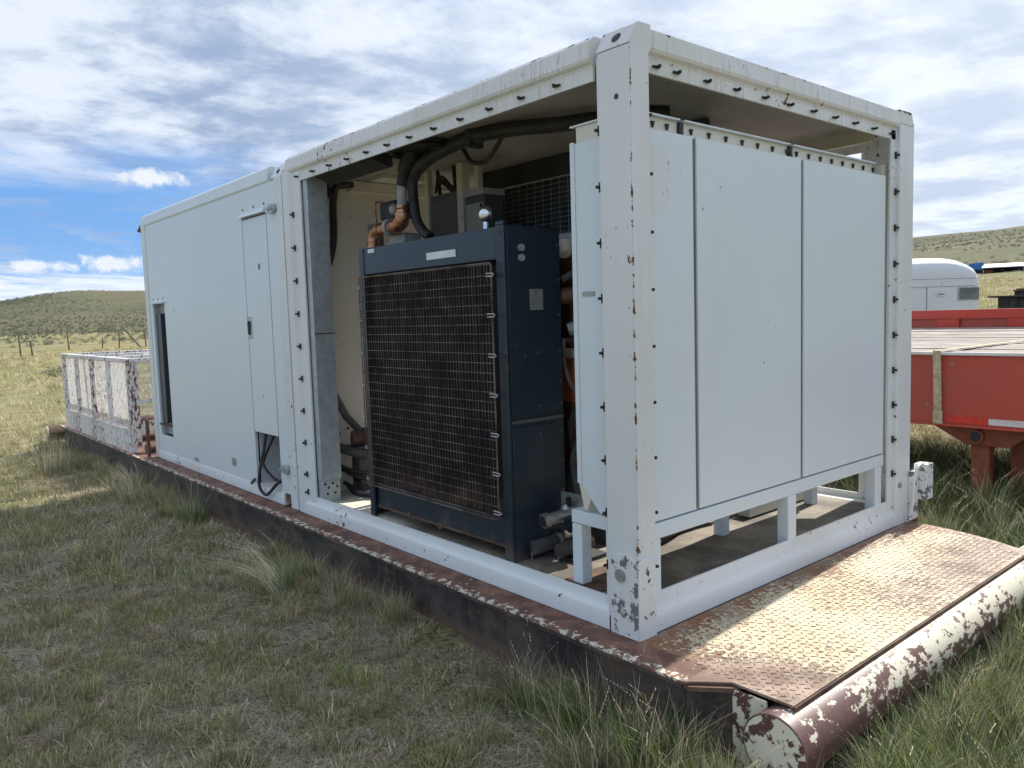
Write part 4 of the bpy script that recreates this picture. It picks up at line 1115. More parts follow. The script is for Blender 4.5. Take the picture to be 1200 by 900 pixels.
# ================================================================== CLOSED CONTAINER (far module)
con = root('closed_container', (1.22, 4.6, 0), 'closed white steel container with a narrow hatch, behind the open enclosure', 'container')
A, B = 3.005, 6.18
part('top_rail', MB().prism([(0.034, 2.345), (0.008, 2.325), (0.0, 2.245), (0.010, 2.232), (0.11, 2.232), (0.11, 2.345)], 'y', A + 0.21, B), 'white', con, bev=0.003)
part('corner_casting', MB().prism([(0.004, 2.245), (0.040, 2.325), (0.115, 2.325), (0.115, 2.245)], 'y', A, A + 0.16), 'white', con, bev=0.003)
part('lifting_hole_disc', MB().tube([(0.019, A + 0.07, 2.287), (0.026, A + 0.07, 2.283)], 0.018, 16), 'duct', con, smooth=True)  # same dark disc in place of a real opening
part('corner_post', MB().box(0.0, 0.11, A, A + 0.112, 0.0, 2.244), 'white_low', con, bev=0.004)
part('corner_post', MB().box(0.0, 0.11, B - 0.11, B, 0.0, 2.244), 'white_low', con, bev=0.004)
part('corner_post', MB().box(W - 0.11, W, B - 0.11, B, 0.0, 2.244), 'white_low', con, bev=0.004)
part('corner_hook', MB().prism([(-0.02, 2.20), (0.03, 2.30), (0.06, 2.24), (0.01, 2.19)], 'y', B - 0.0, B + 0.05), 'rust', con)
# wall skin round the slot, the hatch and the cable cutout
DY0, DY1 = 3.27, 3.70
SY0, SY1, SZ0, SZ1 = 5.63, 5.98, 0.24, 1.49
CZ0, CZ1, CYA, CYB = 0.085, 0.48, 3.285, 3.66


def wall_piece(a, b_, z0, z1, mt='white'):
    return part('wall_panel', MB().box(0.007, 0.027, a, b_, z0, z1), mt, con)


wall_piece(A + 0.117, DY0, 0.09, 2.231)
wall_piece(DY1, SY0, 0.09, 2.231)
wall_piece(SY1, B - 0.112, 0.09, 2.231)
wall_piece(DY0 + 0.0, DY1, 2.035, 2.231)
wall_piece(SY0, SY1, SZ1, 2.231)
wall_piece(SY0, SY1, 0.09, SZ0)
hatch = part('hatch_door', MB().box(0.003, 0.022, DY0 + 0.008, DY1 - 0.009, CZ1 + 0.004, 2.028), 'white', con, bev=0.002)
part('hatch_seam_strip', MB().box(0.0042, 0.0066, DY1 - 0.0085, DY1 - 0.0005, CZ1 + 0.004, 2.026), 'grey', con)  # added dark strip that draws the left seam of the hatch
part('hatch_dark_backing', MB().box(0.0275, 0.032, DY0 - 0.01, DY1 + 0.01, CZ1 + 0.0, 2.04), 'duct', con)  # dark sheet behind the hatch so its open gaps look dark
part('recessed_handle', MB().box(0.0, 0.004, 3.615, 3.705, 1.17, 1.33), 'steel', hatch, bev=0.002)
part('handle_bar', MB().box(-0.012, 0.0, 3.65, 3.67, 1.20, 1.30), 'duct', hatch, bev=0.002)
part('hatch_hood', MB().prism([(0.006, 2.075), (-0.004, 2.072), (-0.024, 2.040), (0.006, 2.044)], 'y', 3.285, DY1 + 0.01), 'white', con, bev=0.002)
part('hood_gap', MB().box(0.0, 0.0065, 3.29, DY1 - 0.005, 2.030, 2.036), 'duct', con)
bs = MB().tube([(-0.004, 0, 0), (0.004, 0, 0)], 0.007, 8).mesh('hood_bolt', MT['black'])
pieces('hood_bolt', bs, con, [(0.006, y, 2.10) for y in (3.30, 3.48, 3.67)] + [(0.006, y, 1.535) for y in (5.66, 5.80, 5.94)])
part('scratch_mark', MB().box(0.0015, 0.0028, 3.42, 3.445, 1.66, 1.70), 'grey', hatch)
# recess behind the cable cutout
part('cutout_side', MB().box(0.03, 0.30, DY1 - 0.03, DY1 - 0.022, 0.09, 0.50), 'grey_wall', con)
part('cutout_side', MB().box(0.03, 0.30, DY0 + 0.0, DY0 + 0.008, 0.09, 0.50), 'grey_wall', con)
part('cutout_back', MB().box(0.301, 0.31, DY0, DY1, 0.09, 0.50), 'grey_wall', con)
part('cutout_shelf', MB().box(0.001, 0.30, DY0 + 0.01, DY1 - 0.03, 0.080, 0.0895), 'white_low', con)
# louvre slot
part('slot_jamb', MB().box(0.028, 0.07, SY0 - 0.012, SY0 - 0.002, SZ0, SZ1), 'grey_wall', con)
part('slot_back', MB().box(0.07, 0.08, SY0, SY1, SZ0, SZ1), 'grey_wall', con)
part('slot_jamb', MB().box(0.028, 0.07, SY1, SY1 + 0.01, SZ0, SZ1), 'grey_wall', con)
part('slot_hood', MB().box(-0.022, 0.006, SY0 - 0.015, SY1 + 0.015, SZ1 + 0.002, SZ1 + 0.016), 'white', con, bev=0.002)
part('dark_louvre', MB().box(0.025, 0.066, SY1 - 0.15, SY1 - 0.005, SZ0 + 0.12, SZ1 - 0.09), 'navy', con, bev=0.004)
part('slot_sill', MB().box(-0.015, 0.03, SY0, SY1 - 0.03, SZ0 + 0.10, SZ0 + 0.115), 'rust', con)
# bottom rail, roof, far side and end
part('bottom_rail', MB().prism([(0.0, 0.0), (0.0, 0.075), (0.006, 0.088), (0.10, 0.088), (0.10, 0.0)], 'y', A + 0.22, B - 0.11), 'white_low', con, bev=0.002)
part('bottom_rail', MB().box(0.012, 0.10, A + 0.116, A + 0.218, 0.03, 0.088), 'rust', con, bev=0.002, label='rusted notch in the bottom rail')
part('roof_panel', MB().box(0.111, W - 0.01, A, B, 2.325, 2.34), 'white', con)
part('far_wall', MB().box(W - 0.03, W - 0.01, A + 0.01, B - 0.111, 0.0, 2.324), 'white', con)
part('end_wall', MB().box(0.111, W - 0.111, B - 0.03, B - 0.01, 0.0, 2.324), 'white', con)
part('label_plate', MB().box(0.0045, 0.0068, 4.10, 4.19, 0.165, 0.225), 'plate', con)
part('small_knob', MB().box(-0.006, 0.0068, 4.98, 5.04, 0.10, 0.125), 'plate', con)
part('hose_bib', MB().tube([(-0.03, 3.735, 0.085), (0.004, 3.735, 0.12)], 0.012, 8), 'rust', con)
# shackles clamping the two modules
for z, yc in ((2.045, 3.14), (0.268, 3.16)):
    sh = root('clamp_plate', (0.0, yc, z), 'oval steel clamp plate with two bolts, %s across the joint beside the open side' % ('high up' if z > 1 else 'low down'), 'clamp', 'clamp plates across the container joint')
    prof = [(yc - 0.024 + 0.032 * math.cos(t), z + 0.032 * math.sin(t)) for t in [math.radians(90 + 20 * k) for k in range(10)]]
    prof += [(yc + 0.024 + 0.032 * math.cos(t), z + 0.032 * math.sin(t)) for t in [math.radians(-90 + 20 * k) for k in range(10)]]
    part('oval_plate', MB().prism(prof, 'x', -0.022, -0.003), 'galv', sh, bev=0.005, smooth=False)
    for q in (-0.024, 0.024):
        part('clamp_bolt', MB().tube([(-0.023, yc + q, z), (-0.040, yc + q, z)], 0.010, 6), 'galv', sh)
# cable loops hanging out of the cutout
cl_ = root('cable_loop', (0.0, 3.45, 0.1), 'pair of black cables looping out of the square cutout in the container wall', 'cable')
part('cable_length', MB().tube(smooth_path([(0.05, 3.59, 0.49), (0.03, 3.60, 0.36), (-0.015, 3.575, 0.24), (-0.03, 3.585, 0.12), (-0.03, 3.55, 0.06), (-0.03, 3.46, 0.045), (-0.03, 3.37, 0.09), (-0.015, 3.30, 0.145), (0.02, 3.285, 0.17)]), 0.011, 10), 'rubber', cl_, smooth=True)
part('cable_length', MB().tube(smooth_path([(0.06, 3.45, 0.49), (0.03, 3.50, 0.39), (0.01, 3.56, 0.29), (0.0, 3.55, 0.24), (0.02, 3.44, 0.165), (0.06, 3.35, 0.13), (0.10, 3.29, 0.13)]), 0.010, 10), 'rubber', cl_, smooth=True)
# ================================================================== MESH CAGE on the far end of the skid
cage = root('mesh_cage', (1.15, 8.1, 0), 'low peeling white mesh cage on the far end of the rusty skid', 'cage')
KX0, KX1, KY0, KY1, KZ = -0.115, 2.40, 6.58, 9.68, 0.965


def angle_post(x, y, w_=0.06):
    return MB().box(x, x + 0.05, y, y + w_, 0.0, KZ - 0.04)


for y in (KY0, KY0 + 0.80, KY0 + 1.55, KY0 + 2.30, KY1 - 0.06):
    part('cage_post', angle_post(KX0, y), 'cage', cage, bev=0.003)
    part('cage_post', angle_post(KX1 - 0.05, y), 'cage', cage, bev=0.003)
for x in (KX0 + 0.051, 0.70, 1.55):
    part('cage_post', MB().box(x, x + 0.05, KY0 + 0.002, KY0 + 0.05, 0.06, KZ - 0.04), 'cage', cage, bev=0.003)
for a in ((KX0 - 0.01, KX0 + 0.06, KY0 - 0.01, KY1 + 0.01), (KX1 - 0.06, KX1 + 0.01, KY0 - 0.01, KY1 + 0.01)):
    part('top_rail', MB().box(a[0], a[1], a[2], a[3], KZ - 0.039, KZ), 'cage', cage, bev=0.004)
for y in (KY0 - 0.008, KY0 + 0.95, KY0 + 2.0, KY1 - 0.05):
    part('top_rail', MB().box(KX0 + 0.061, KX1 - 0.061, y, y + 0.06, KZ - 0.04, KZ - 0.002), 'cage', cage, bev=0.004)
for x in (0.6, 1.4):
    part('top_slat', MB().box(x, x + 0.08, KY0 + 0.055, KY1 - 0.055, KZ - 0.045, KZ - 0.041), 'cage', cage)
for y0, y1 in ((KY0 + 0.062, KY0 + 0.798), (KY0 + 0.862, KY0 + 1.548), (KY0 + 1.612, KY0 + 2.298), (KY0 + 2.362, KY1 - 0.062)):
    kp = part('kick_plate', MB().box(KX0 + 0.004, KX0 + 0.012, y0, y1, 0.004, 0.215), 'cage', cage, bev=0.002)
    part('kick_lip', MB().box(KX0 - 0.004, KX0 + 0.04, y0, y1, 0.216, 0.228), 'cage', kp, bev=0.002)
part('mid_rail', MB().box(KX0 + 0.06, KX1 - 0.06, KY0 + 0.004, KY0 + 0.03, 0.50, 0.54), 'cage', cage, bev=0.003)
part('kick_plate', MB().box(KX0 + 0.06, KX1 - 0.06, KY0 + 0.008, KY0 + 0.02, 0.20, 0.32), 'cage', cage, bev=0.003)


def expanded(p0, du, dv, nu, nv, lu, lv, th=(0, 0, 0)):
    """expanded metal sheet: staggered zigzag strands; du, dv unit vectors"""
    m_ = MB()
    p0, du, dv = Vector(p0), Vector(du), Vector(dv)
    nrm = du.cross(dv).normalized()
    cu, cv = lu / nu, lv / nv
    hw = 0.0022
    for j in range(nv):
        for k in range(nu * 2):
            a = p0 + du * (k * cu / 2) + dv * ((j + (0.0 if k % 2 == 0 else 1.0) * 1.0) * cv)
            b = p0 + du * ((k + 1) * cu / 2) + dv * ((j + (1.0 if k % 2 == 0 else 0.0) * 1.0) * cv)
            o = dv * hw
            n_ = nrm * 0.0025
            m_.add([a - o - n_, b - o - n_, b + o - n_, a + o - n_, a - o + n_, b - o + n_, b + o + n_, a + o + n_],
                   [(0, 1, 2, 3), (7, 6, 5, 4), (0, 4, 5, 1), (3, 2, 6, 7)])
    return m_


part('expanded_mesh', expanded((KX0 + 0.042, KY0 + 0.06, 0.23), (0, 1, 0), (0, 0, 1), 58, 32, KY1 - KY0 - 0.12, 0.69), 'cage', cage, kind='stuff')
part('expanded_mesh', expanded((KX1 - 0.02, KY0 + 0.06, 0.23), (0, 1, 0), (0, 0, 1), 50, 26, KY1 - KY0 - 0.12, 0.69), 'cage', cage, kind='stuff')
part('expanded_mesh', expanded((KX0 + 0.06, KY0 + 0.035, 0.33), (1, 0, 0), (0, 0, 1), 46, 26, KX1 - KX0 - 0.12, 0.59), 'cage', cage, kind='stuff')
part('expanded_mesh', expanded((KX0 + 0.06, KY1 - 0.035, 0.10), (1, 0, 0), (0, 0, 1), 46, 30, KX1 - KX0 - 0.12, 0.82), 'cage', cage, kind='stuff')

# ================================================================== RED FLATBED TRAILER
trl = root('flatbed_trailer', (5.5, 2.2, GZ), 'red flatbed trailer with a weathered plank deck parked right of the enclosure', 'trailer')
TX0, TX1, TY0, TY1 = 4.25, 6.75, -3.2, 7.6


def dz_(x):
    return 0.884 + (x - TX0) * 0.050


part('side_plate', MB().box(TX0, TX0 + 0.012, TY0, TY1, 0.335, 0.868), 'red', trl, bev=0.002, label='tall faded red side plate')
part('lower_flange', MB().box(TX0 - 0.03, TX0 + 0.20, TY0, TY1, 0.315, 0.334), 'red', trl, bev=0.003)
part('rub_rail', MB().box(TX0 - 0.022, TX0 + 0.0, TY0, TY1, 0.869, 0.893), 'whiteroof', trl, bev=0.003)
part('upper_flange', MB().box(TX0 + 0.001, TX0 + 0.15, TY0, TY1, 0.869, 0.880), 'red', trl)
npl = 17
wp = (TX1 - TX0 - 0.10) / npl
for k in range(npl):
    x0 = TX0 + 0.03 + k * wp
    zt = dz_(x0) + random.uniform(-0.004, 0.005)
    cuts = sorted([TY0 + 0.01, TY1 - 0.01] + [random.uniform(TY0 + 2, TY1 - 2) for _ in range(2)])
    for a, b_ in zip(cuts[:-1], cuts[1:]):
        if b_ - a > 0.2:
            part('deck_plank', MB().prism([(x0 + 0.004, zt - 0.04), (x0 + 0.004, zt), (x0 + wp - 0.006, zt + wp * 0.05), (x0 + wp - 0.006, zt - 0.04)], 'y', a + 0.004, b_ - 0.004), 'wood_old', trl, bev=0.004, seg=1)
zb = dz_(TX1)
part('back_rail', MB().box(TX1 - 0.06, TX1, TY0, TY1, zb + 0.09, zb + 0.185), 'redbright', trl, bev=0.004, label='bright red rail along the far edge')
part('back_rail_web', MB().box(TX1 - 0.02, TX1 - 0.008, TY0, TY1, zb - 0.70, zb + 0.089), 'red', trl)  # carried down low to screen off bright ground, so the underside stays dark
for k in range(16):
    y = TY0 + 0.4 + k * 0.68
    part('stake_pocket', MB().box(TX1 - 0.055, TX1 - 0.021, y, y + 0.22, zb - 0.01, zb + 0.088), 'redbright', trl, bev=0.003)
for x in (4.95, 6.0):
    part('main_beam', MB().box(x, x + 0.12, TY0, TY1, 0.42, 0.83), 'rustred', trl)
for k in range(9):
    y = TY0 + 0.5 + k * 1.2
    part('cross_member', MB().box(TX0 + 0.013, TX1 - 0.025, y, y + 0.08, 0.70, 0.829), 'rustred', trl)
for y0, mt in ((-1.02, 'tape_red'), (-0.66, 'tape_white'), (-0.36, 'tape_red'), (-0.06, 'tape_white'), (0.186, 'tape_red'), (1.4, 'tape_white'), (1.65, 'tape_red')):
    part('reflector_tape', MB().box(TX0 - 0.003, TX0 - 0.0005, y0, y0 + (0.24 if mt == 'tape_white' else 0.29), 0.345, 0.392 if mt == 'tape_white' else 0.40), mt, trl)
# landing leg
part('leg_bracket', MB().prism([(0.62, 0.314), (-0.12, 0.314), (0.06, 0.17), (0.36, 0.17)], 'x', 4.32, 4.345), 'rustred', trl, bev=0.003)
part('leg', MB().box(4.36, 4.47, 0.205, 0.335, GZ - 0.02, 0.314), 'rustred', trl, bev=0.006)
part('leg', MB().box(4.62, 4.76, -0.01, 0.14, GZ - 0.02, 0.42), 'rustred', trl, bev=0.006)
ct = part('cross_tube', MB().tube([(4.27, 0.275, 0.245), (6.5, 0.275, 0.245)], 0.052, 18), 'rustred', trl, smooth=True)
part('tube_bore', MB().tube([(4.266, 0.275, 0.245), (4.271, 0.275, 0.245)], 0.040, 18), 'duct', ct, smooth=True)
part('leg', MB().box(6.2, 6.33, 0.205, 0.335, GZ - 0.02, 0.42), 'rustred', trl, bev=0.006)
# wheels at the rear, mostly hidden by the enclosure
for y in (4.9, 6.0):
    for x in (4.45, 6.25):
        wl_ = part('wheel', MB().tube([(x, y, 0.15), (x + 0.03, y, 0.15), (x + 0.27, y, 0.15), (x + 0.30, y, 0.15)], [0.42, 0.46, 0.46, 0.42], 28), 'rubber', trl, smooth=True)
        part('rim', MB().tube([(x - 0.004, y, 0.15), (x + 0.10, y, 0.15)], 0.26, 24), 'castgrey', wl_, smooth=True)
# strap over the deck
st = root('tie_down_strap', (4.5, 0.6, 0.90), 'tan webbing strap lying across the trailer planks and hanging down its red side', 'strap')
part('strap_length', MB().prism([(0.515, 0.905), (0.575, 0.905), (0.560, 0.335), (0.500, 0.335)], 'x', 4.219, 4.223), 'webbing', st, bev=0.001)
part('strap_hook', MB().box(4.212, 4.226, 0.495, 0.565, 0.33, 0.43), 'webbing', st, bev=0.003)
sm = MB()
Pth = [(4.221, 0.545), (4.26, 0.545), (5.2, 0.20), (6.0, -0.05), (6.70, -0.28)]
for (xa, ya), (xb, yb) in zip(Pth[:-1], Pth[1:]):
    za, zb_ = dz_(xa) + 0.016, dz_(xb) + 0.016
    sm.add([(xa, ya - 0.03, za), (xb, yb - 0.03, zb_), (xb, yb + 0.03, zb_), (xa, ya + 0.03, za), (xa, ya - 0.03, za + 0.004), (xb, yb - 0.03, zb_ + 0.004), (xb, yb + 0.03, zb_ + 0.004), (xa, ya + 0.03, za + 0.004)],
           [(0, 1, 2, 3), (7, 6, 5, 4), (0, 4, 5, 1), (3, 2, 6, 7), (0, 3, 7, 4), (1, 5, 6, 2)])
part('strap_length', sm, 'webbing', st)

# ================================================================== WHITE ROUNDED TRAILER
AX = Vector((0.762, -0.648, 0))
NN = Vector((-0.648, -0.762, 0))
NOSE = Vector((16.78, 4.31, 0))
ht = root('livestock_trailer', (NOSE.x - AX.x * 3, NOSE.y - AX.y * 3, 0.2), 'white round-nosed livestock trailer with a side window, beyond the red flatbed', 'livestock trailer')
TOPZ, BOTZ = 2.27, 0.55


def sec(s, grow=0.0):
    """(half width, top z) of the body s metres behind the nose tip"""
    e = max(0.0, 1 - s / 0.30)
    hw = 0.95 * (1 - e ** 2.6) ** 0.5 if e > 0 else 0.95
    e2 = max(0.0, 1 - s / 1.05)
    tz = TOPZ - 0.62 * (1 - (1 - e2 ** 2.3) ** 0.5)
    return max(hw, 0.03) + grow, tz + grow


def ring(s, grow=0.0, z0=BOTZ, ztop=None, n=14):
    hw, tz = sec(s, grow)
    if ztop is not None:
        tz2 = ztop
    pts = []
    R_ = min(0.50, hw * 0.9)
    cz = tz - 0.42
    for k in range(n + 1):
        a = math.pi * k / n
        u, v = -hw + 0, 0
        ca, sa = math.cos(a), math.sin(a)
        uu = math.copysign(abs(ca) ** 0.55, ca) * hw
        vv = cz + 0.42 * abs(sa) ** 0.62
        pts.append((uu, vv))
    pts = [(hw, z0)] + pts + [(-hw, z0)]
    c = NOSE - AX * s - NN * 1.0
    return [c + NN * u + Vector((0, 0, v)) for u, v in pts]


ST = [0.0, 0.03, 0.08, 0.15, 0.25, 0.38, 0.52, 0.68, 0.85, 1.1, 2.0, 3.5, 6.0]
m_ = MB()
for s in ST:
    m_.v += [tuple(v) for v in ring(s)]
nr = 17
for i in range(len(ST) - 1):
    for k in range(nr - 1):
        m_.f.append((i * nr + k, i * nr + k + 1, (i + 1) * nr + k + 1, (i + 1) * nr + k))
m_.f.append(tuple(range(nr)))
m_.f.append(tuple((len(ST) - 1) * nr + k for k in range(nr))[::-1])
part('body', m_, 'alu', ht, smooth=True)


def belt(z0, z1, g, s0=0.0, s1=6.0, both=True):
    S = [s0 + (s1 - s0) * t for t in (0, .01, .025, .05, .09, .14, .2, .35, .6, 1.0)]
    mm = MB()
    pts = []
    for s in S:
        hw, _ = sec(s, g)
        c = NOSE - AX * s - NN * 1.0 + (AX * g if s == 0 else Vector((0, 0, 0)))
        pts.append(c + NN * hw)
    for a, b_ in zip(pts[:-1], pts[1:]):
        o = NN * 0.012
        mm.add([(a.x, a.y, z0), (b_.x, b_.y, z0), (b_.x, b_.y, z1), (a.x, a.y, z1), (a.x - o.x, a.y - o.y, z0), (b_.x - o.x, b_.y - o.y, z0), (b_.x - o.x, b_.y - o.y, z1), (a.x - o.x, a.y - o.y, z1)],
               [(0, 1, 2, 3), (7, 6, 5, 4), (0, 4, 5, 1), (3, 2, 6, 7)])
    return mm


part('seam_belt', belt(1.775, 1.785, 0.006), 'castgrey', ht)
part('seam_belt', belt(1.605, 1.618, 0.006), 'castgrey', ht)
wn = part('window', belt(1.30, 1.585, 0.008, 0.04, 0.66), 'castgrey', ht)
part('pane', belt(1.325, 1.565, 0.014, 0.20, 0.62), 'glass_dirty', wn)
part('pane', belt(1.325, 1.565, 0.014, 0.06, 0.17), 'castgrey', wn)
part('door_seam', belt(0.6, 1.60, 0.004, 1.33, 1.345), 'grey', ht)
# small oval badge on the side
cB = NOSE - AX * 1.02 - NN * 0.04
bd = MB()
pr = []
for k in range(20):
    t = 2 * math.pi * k / 20
    pr.append(cB + AX * 0.13 * math.cos(t) + Vector((0, 0, 1.45 + 0.05 * math.sin(t))) + NN * 0.001)
bd.add([tuple(v) for v in pr] + [tuple(v + NN * 0.004) for v in pr], [tuple(range(20)), tuple(range(20, 40))[::-1]] + [(i, (i + 1) % 20, 20 + (i + 1) % 20, 20 + i) for i in range(20)])
bo = part('badge', bd, 'label', ht)
for k in range(3):
    c0 = cB + AX * (-0.07 + 0.05 * k) + Vector((0, 0, 1.445)) + NN * 0.007
    part('badge_mark', MB().add([tuple(c0 + AX * a + Vector((0, 0, b_)) + NN * c_) for a in (0, 0.035) for b_ in (-0.012, 0.014) for c_ in (0, 0.003)],
                                [(0, 1, 3, 2), (4, 6, 7, 5), (0, 4, 5, 1), (2, 3, 7, 6), (0, 2, 6, 4), (1, 5, 7, 3)]), 'print', bo)
for s in (2.6, 3.5):
    c0 = NOSE - AX * s - NN * 0.12
    part('wheel', MB().tube([tuple(c0 + Vector((0, 0, 0.45)) + NN * 0.05), tuple(c0 + Vector((0, 0, 0.45)) - NN * 0.2)], 0.36, 22), 'rubber', ht, smooth=True)

# ================================================================== FAR SHEDS on the slope
sh1 = root('pole_shed', (65.6, 19.6, 3.2), 'low open shed with a white roof sheet on the far slope', 'shed')
g1 = ground_h(65.6, 19.6)


def local_box(c, ax, l0, l1, w0, w1, z0, z1):
    ax = Vector((ax[0], ax[1], 0)).normalized()
    nn = Vector((-ax.y, ax.x, 0))
    c = Vector((c[0], c[1], 0))
    return MB().add([tuple(c + ax * l + nn * w_ + Vector((0, 0, z))) for l in (l0, l1) for w_ in (w0, w1) for z in (z0, z1)],
                    [(0, 1, 3, 2), (4, 6, 7, 5), (0, 4, 5, 1), (2, 3, 7, 6), (0, 2, 6, 4), (1, 5, 7, 3)])


sax = (0.28, -0.96)
cS = (64.6, 20.47)
sv = Vector((0.28, -0.96, 0))
nv_ = Vector((0.96, 0.28, 0))


def slab(c, l0, l1, w0, w1, z0, z1, th):
    """roof sheet sloping from z0 at the near edge to z1 at the far edge"""
    c = Vector((c[0], c[1], 0))
    P = [c + sv * l + nv_ * w_ + Vector((0, 0, z)) for l in (l0, l1) for w_, z in ((w0, z0), (w0, z0 + th), (w1, z1), (w1, z1 + th))]
    return MB().add([tuple(p) for p in P], [(0, 1, 3, 2), (4, 6, 7, 5), (0, 4, 5, 1), (2, 3, 7, 6), (0, 2, 6, 4), (1, 5, 7, 3)])


part('roof', slab(cS, -0.1, 2.75, -0.3, 3.0, 3.72, 4.10, 0.06), 'whiteroof', sh1)
part('back_wall', local_box(cS, sax, 0.0, 2.6, 2.6, 2.7, 2.8, 3.95), 'darkwall', sh1)
for l in (0.05, 1.2, 2.5):
    part('pole', local_box(cS, sax, l, l + 0.10, -0.1, 0.0, 2.8, 3.73), 'darkwall', sh1)
for l, w_, h_, mt in ((0.15, 0.6, 0.35, 'rustorange'), (0.8, 0.8, 0.40, 'darkwall'), (1.35, 0.4, 0.18, 'whiteroof'), (1.9, 0.6, 0.25, 'whiteroof')):
    part('stored_crate', local_box(cS, sax, l, l + 0.5, w_, w_ + 0.6, 2.8, 3.25 + h_), mt, sh1)
tp = root('blue_tarp_stack', (66.3, 21.6, 3.2), 'stack covered by a bright blue tarp left of the white-roofed shed', 'tarp-covered stack')
cT = Vector((66.2, 21.55, 0))
part('tarp', MB().add([tuple(cT + sv * l + nv_ * w_ + Vector((0, 0, z))) for l, w_, z in
                       ((-0.62, -0.3, 3.75), (0.62, -0.3, 3.60), (0.62, 0.4, 3.60), (-0.62, 0.4, 3.75), (-0.42, -0.2, 4.22), (0.55, -0.2, 4.30), (0.5, 0.3, 4.28), (-0.42, 0.3, 4.2))],
                      [(0, 3, 2, 1), (4, 5, 6, 7), (0, 1, 5, 4), (1, 2, 6, 5), (2, 3, 7, 6), (3, 0, 4, 7)]), 'bluetarp', tp, bev=0.03)
part('stack', local_box((66.2, 21.55), sax, -0.55, 0.5, -0.2, 0.3, 2.8, 3.70), 'darkwall', tp)
sh2 = root('dark_shed', (28.5, 6.4, 0.9), 'dark flat-roofed shed at the right edge behind the red trailer', 'shed')
cD = (26.89, 7.47)
part('wall', local_box(cD, sax, 0.10, 4.2, 0.0, 2.2, 0.2, 1.36), 'darkwall', sh2)
part('roof', local_box(cD, sax, -0.20, 4.6, -0.2, 2.4, 1.362, 1.42), 'darkwall', sh2, bev=0.01)
for k in range(14):
    part('wall_board', local_box(cD, sax, 0.12 + k * 0.29, 0.12 + k * 0.29 + 0.26, -0.03, -0.002, 0.25, 1.355 - 0.01 * (k % 3)), 'darkwall', sh2)
rs = root('scrap_bin', (27.5, 6.9, 1.42), 'rusty shallow bin lying on the roof of the dark shed', 'bin')
part('bin_tray', local_box(cD, sax, 0.55, 2.6, 0.3, 1.3, 1.424, 1.56), 'darkwall', rs)
part('bin_rim', local_box(cD, sax, 0.50, 2.65, 0.25, 1.35, 1.562, 1.60), 'rust', rs)
for k in range(5):
    part('scrap_lump', local_box(cD, sax, 0.6 + k * 0.4, 0.88 + k * 0.4, 0.4, 0.8, 1.602, 1.64 + 0.02 * (k % 2)), 'rust', rs)

# ================================================================== WIRE FENCES in the north pasture
fn = root('wire_fence', (11.0, 60.0, GZ), 'old wire fence with thin grey posts crossing the pasture below the hill', 'fence')
fposts = [(-9.0, 49.0), (-4.2, 49.6), (0.6, 50.2), (5.5, 50.8), (5.9, 49.6), (10.2, 62.2), (12.7, 63.6), (13.6, 62.4), (15.2, 61.2), (18.2, 60.4), (21.5, 59.5), (25.0, 58.6)]
hts = [1.15, 1.2, 1.1, 1.5, 1.0, 1.45, 0.8, 1.3, 1.2, 1.3, 1.2, 1.2]
line = []
for (x, y), h in zip(fposts, hts):
    g = ground_h(x, y)
    lean = random.uniform(-0.10, 0.10)
    part('fence_post', MB().tube([(x, y, g - 0.2), (x + lean, y, g + h)], [0.055, 0.045], 7), 'postwood', fn, smooth=True)
    line.append((x, y, g))
g = ground_h(14.6, 61.6)
part('brace_post', MB().tube([(14.8, 61.2, g), (13.9, 62.2, g + 1.55)], 0.07, 7), 'postwood', fn, smooth=True)
for zz_ in (0.35, 0.65, 0.95):
    part('fence_wire', MB().tube([(x, y, g + zz_) for x, y, g in line if True], 0.006, 4), 'duct', fn)
fn2 = root('far_wire_fence', (36.0, 157.0, GZ), 'distant line of fence posts at the foot of the hill', 'fence')
for k in range(16):
    x, y = 8 + 3.6 * k, 140 + 1.7 * k
    g = ground_h(x, y)
    part('fence_post', MB().tube([(x, y, g - 0.2), (x + random.uniform(-.1, .1), y, g + random.uniform(1.2, 1.9))], 0.09, 6), 'postwood', fn2)


# ================================================================== VEGETATION
def mat_grass():
    m, nt, b = new_mat('grass_blades')
    at = nt.n('ShaderNodeAttribute', dict(attribute_name='col', attribute_type='GEOMETRY')).outputs['Color']
    oi = nt.n('ShaderNodeObjectInfo').outputs['Random']
    hsv = nt.n('ShaderNodeHueSaturation', Color=at)
    nt.put(hsv.inputs['Hue'], nt.step(oi, 0, 1, 0.48, 0.515))
    nt.put(hsv.inputs['Value'], nt.step(nt.m('FRACT', nt.m('MULTIPLY', oi, 7.3)), 0, 1, 0.72, 1.25))
    nt.put(hsv.inputs['Saturation'], nt.step(nt.m('FRACT', nt.m('MULTIPLY', oi, 13.1)), 0, 1, 0.75, 1.05))
    nt.put(b.inputs['Base Color'], hsv.outputs[0])
    b.inputs['Roughness'].default_value = 0.6
    b.inputs['Specular IOR Level'].default_value = 0.25
    tr = nt.n('ShaderNodeBsdfTranslucent', Color=hsv.outputs[0])
    mx = nt.n('ShaderNodeMixShader', i0=0.28, i1=b.outputs[0], i2=tr.outputs[0])
    nt.t.links.new(mx.outputs[0], m.node_tree.nodes['Material Output'].inputs['Surface'])
    return m


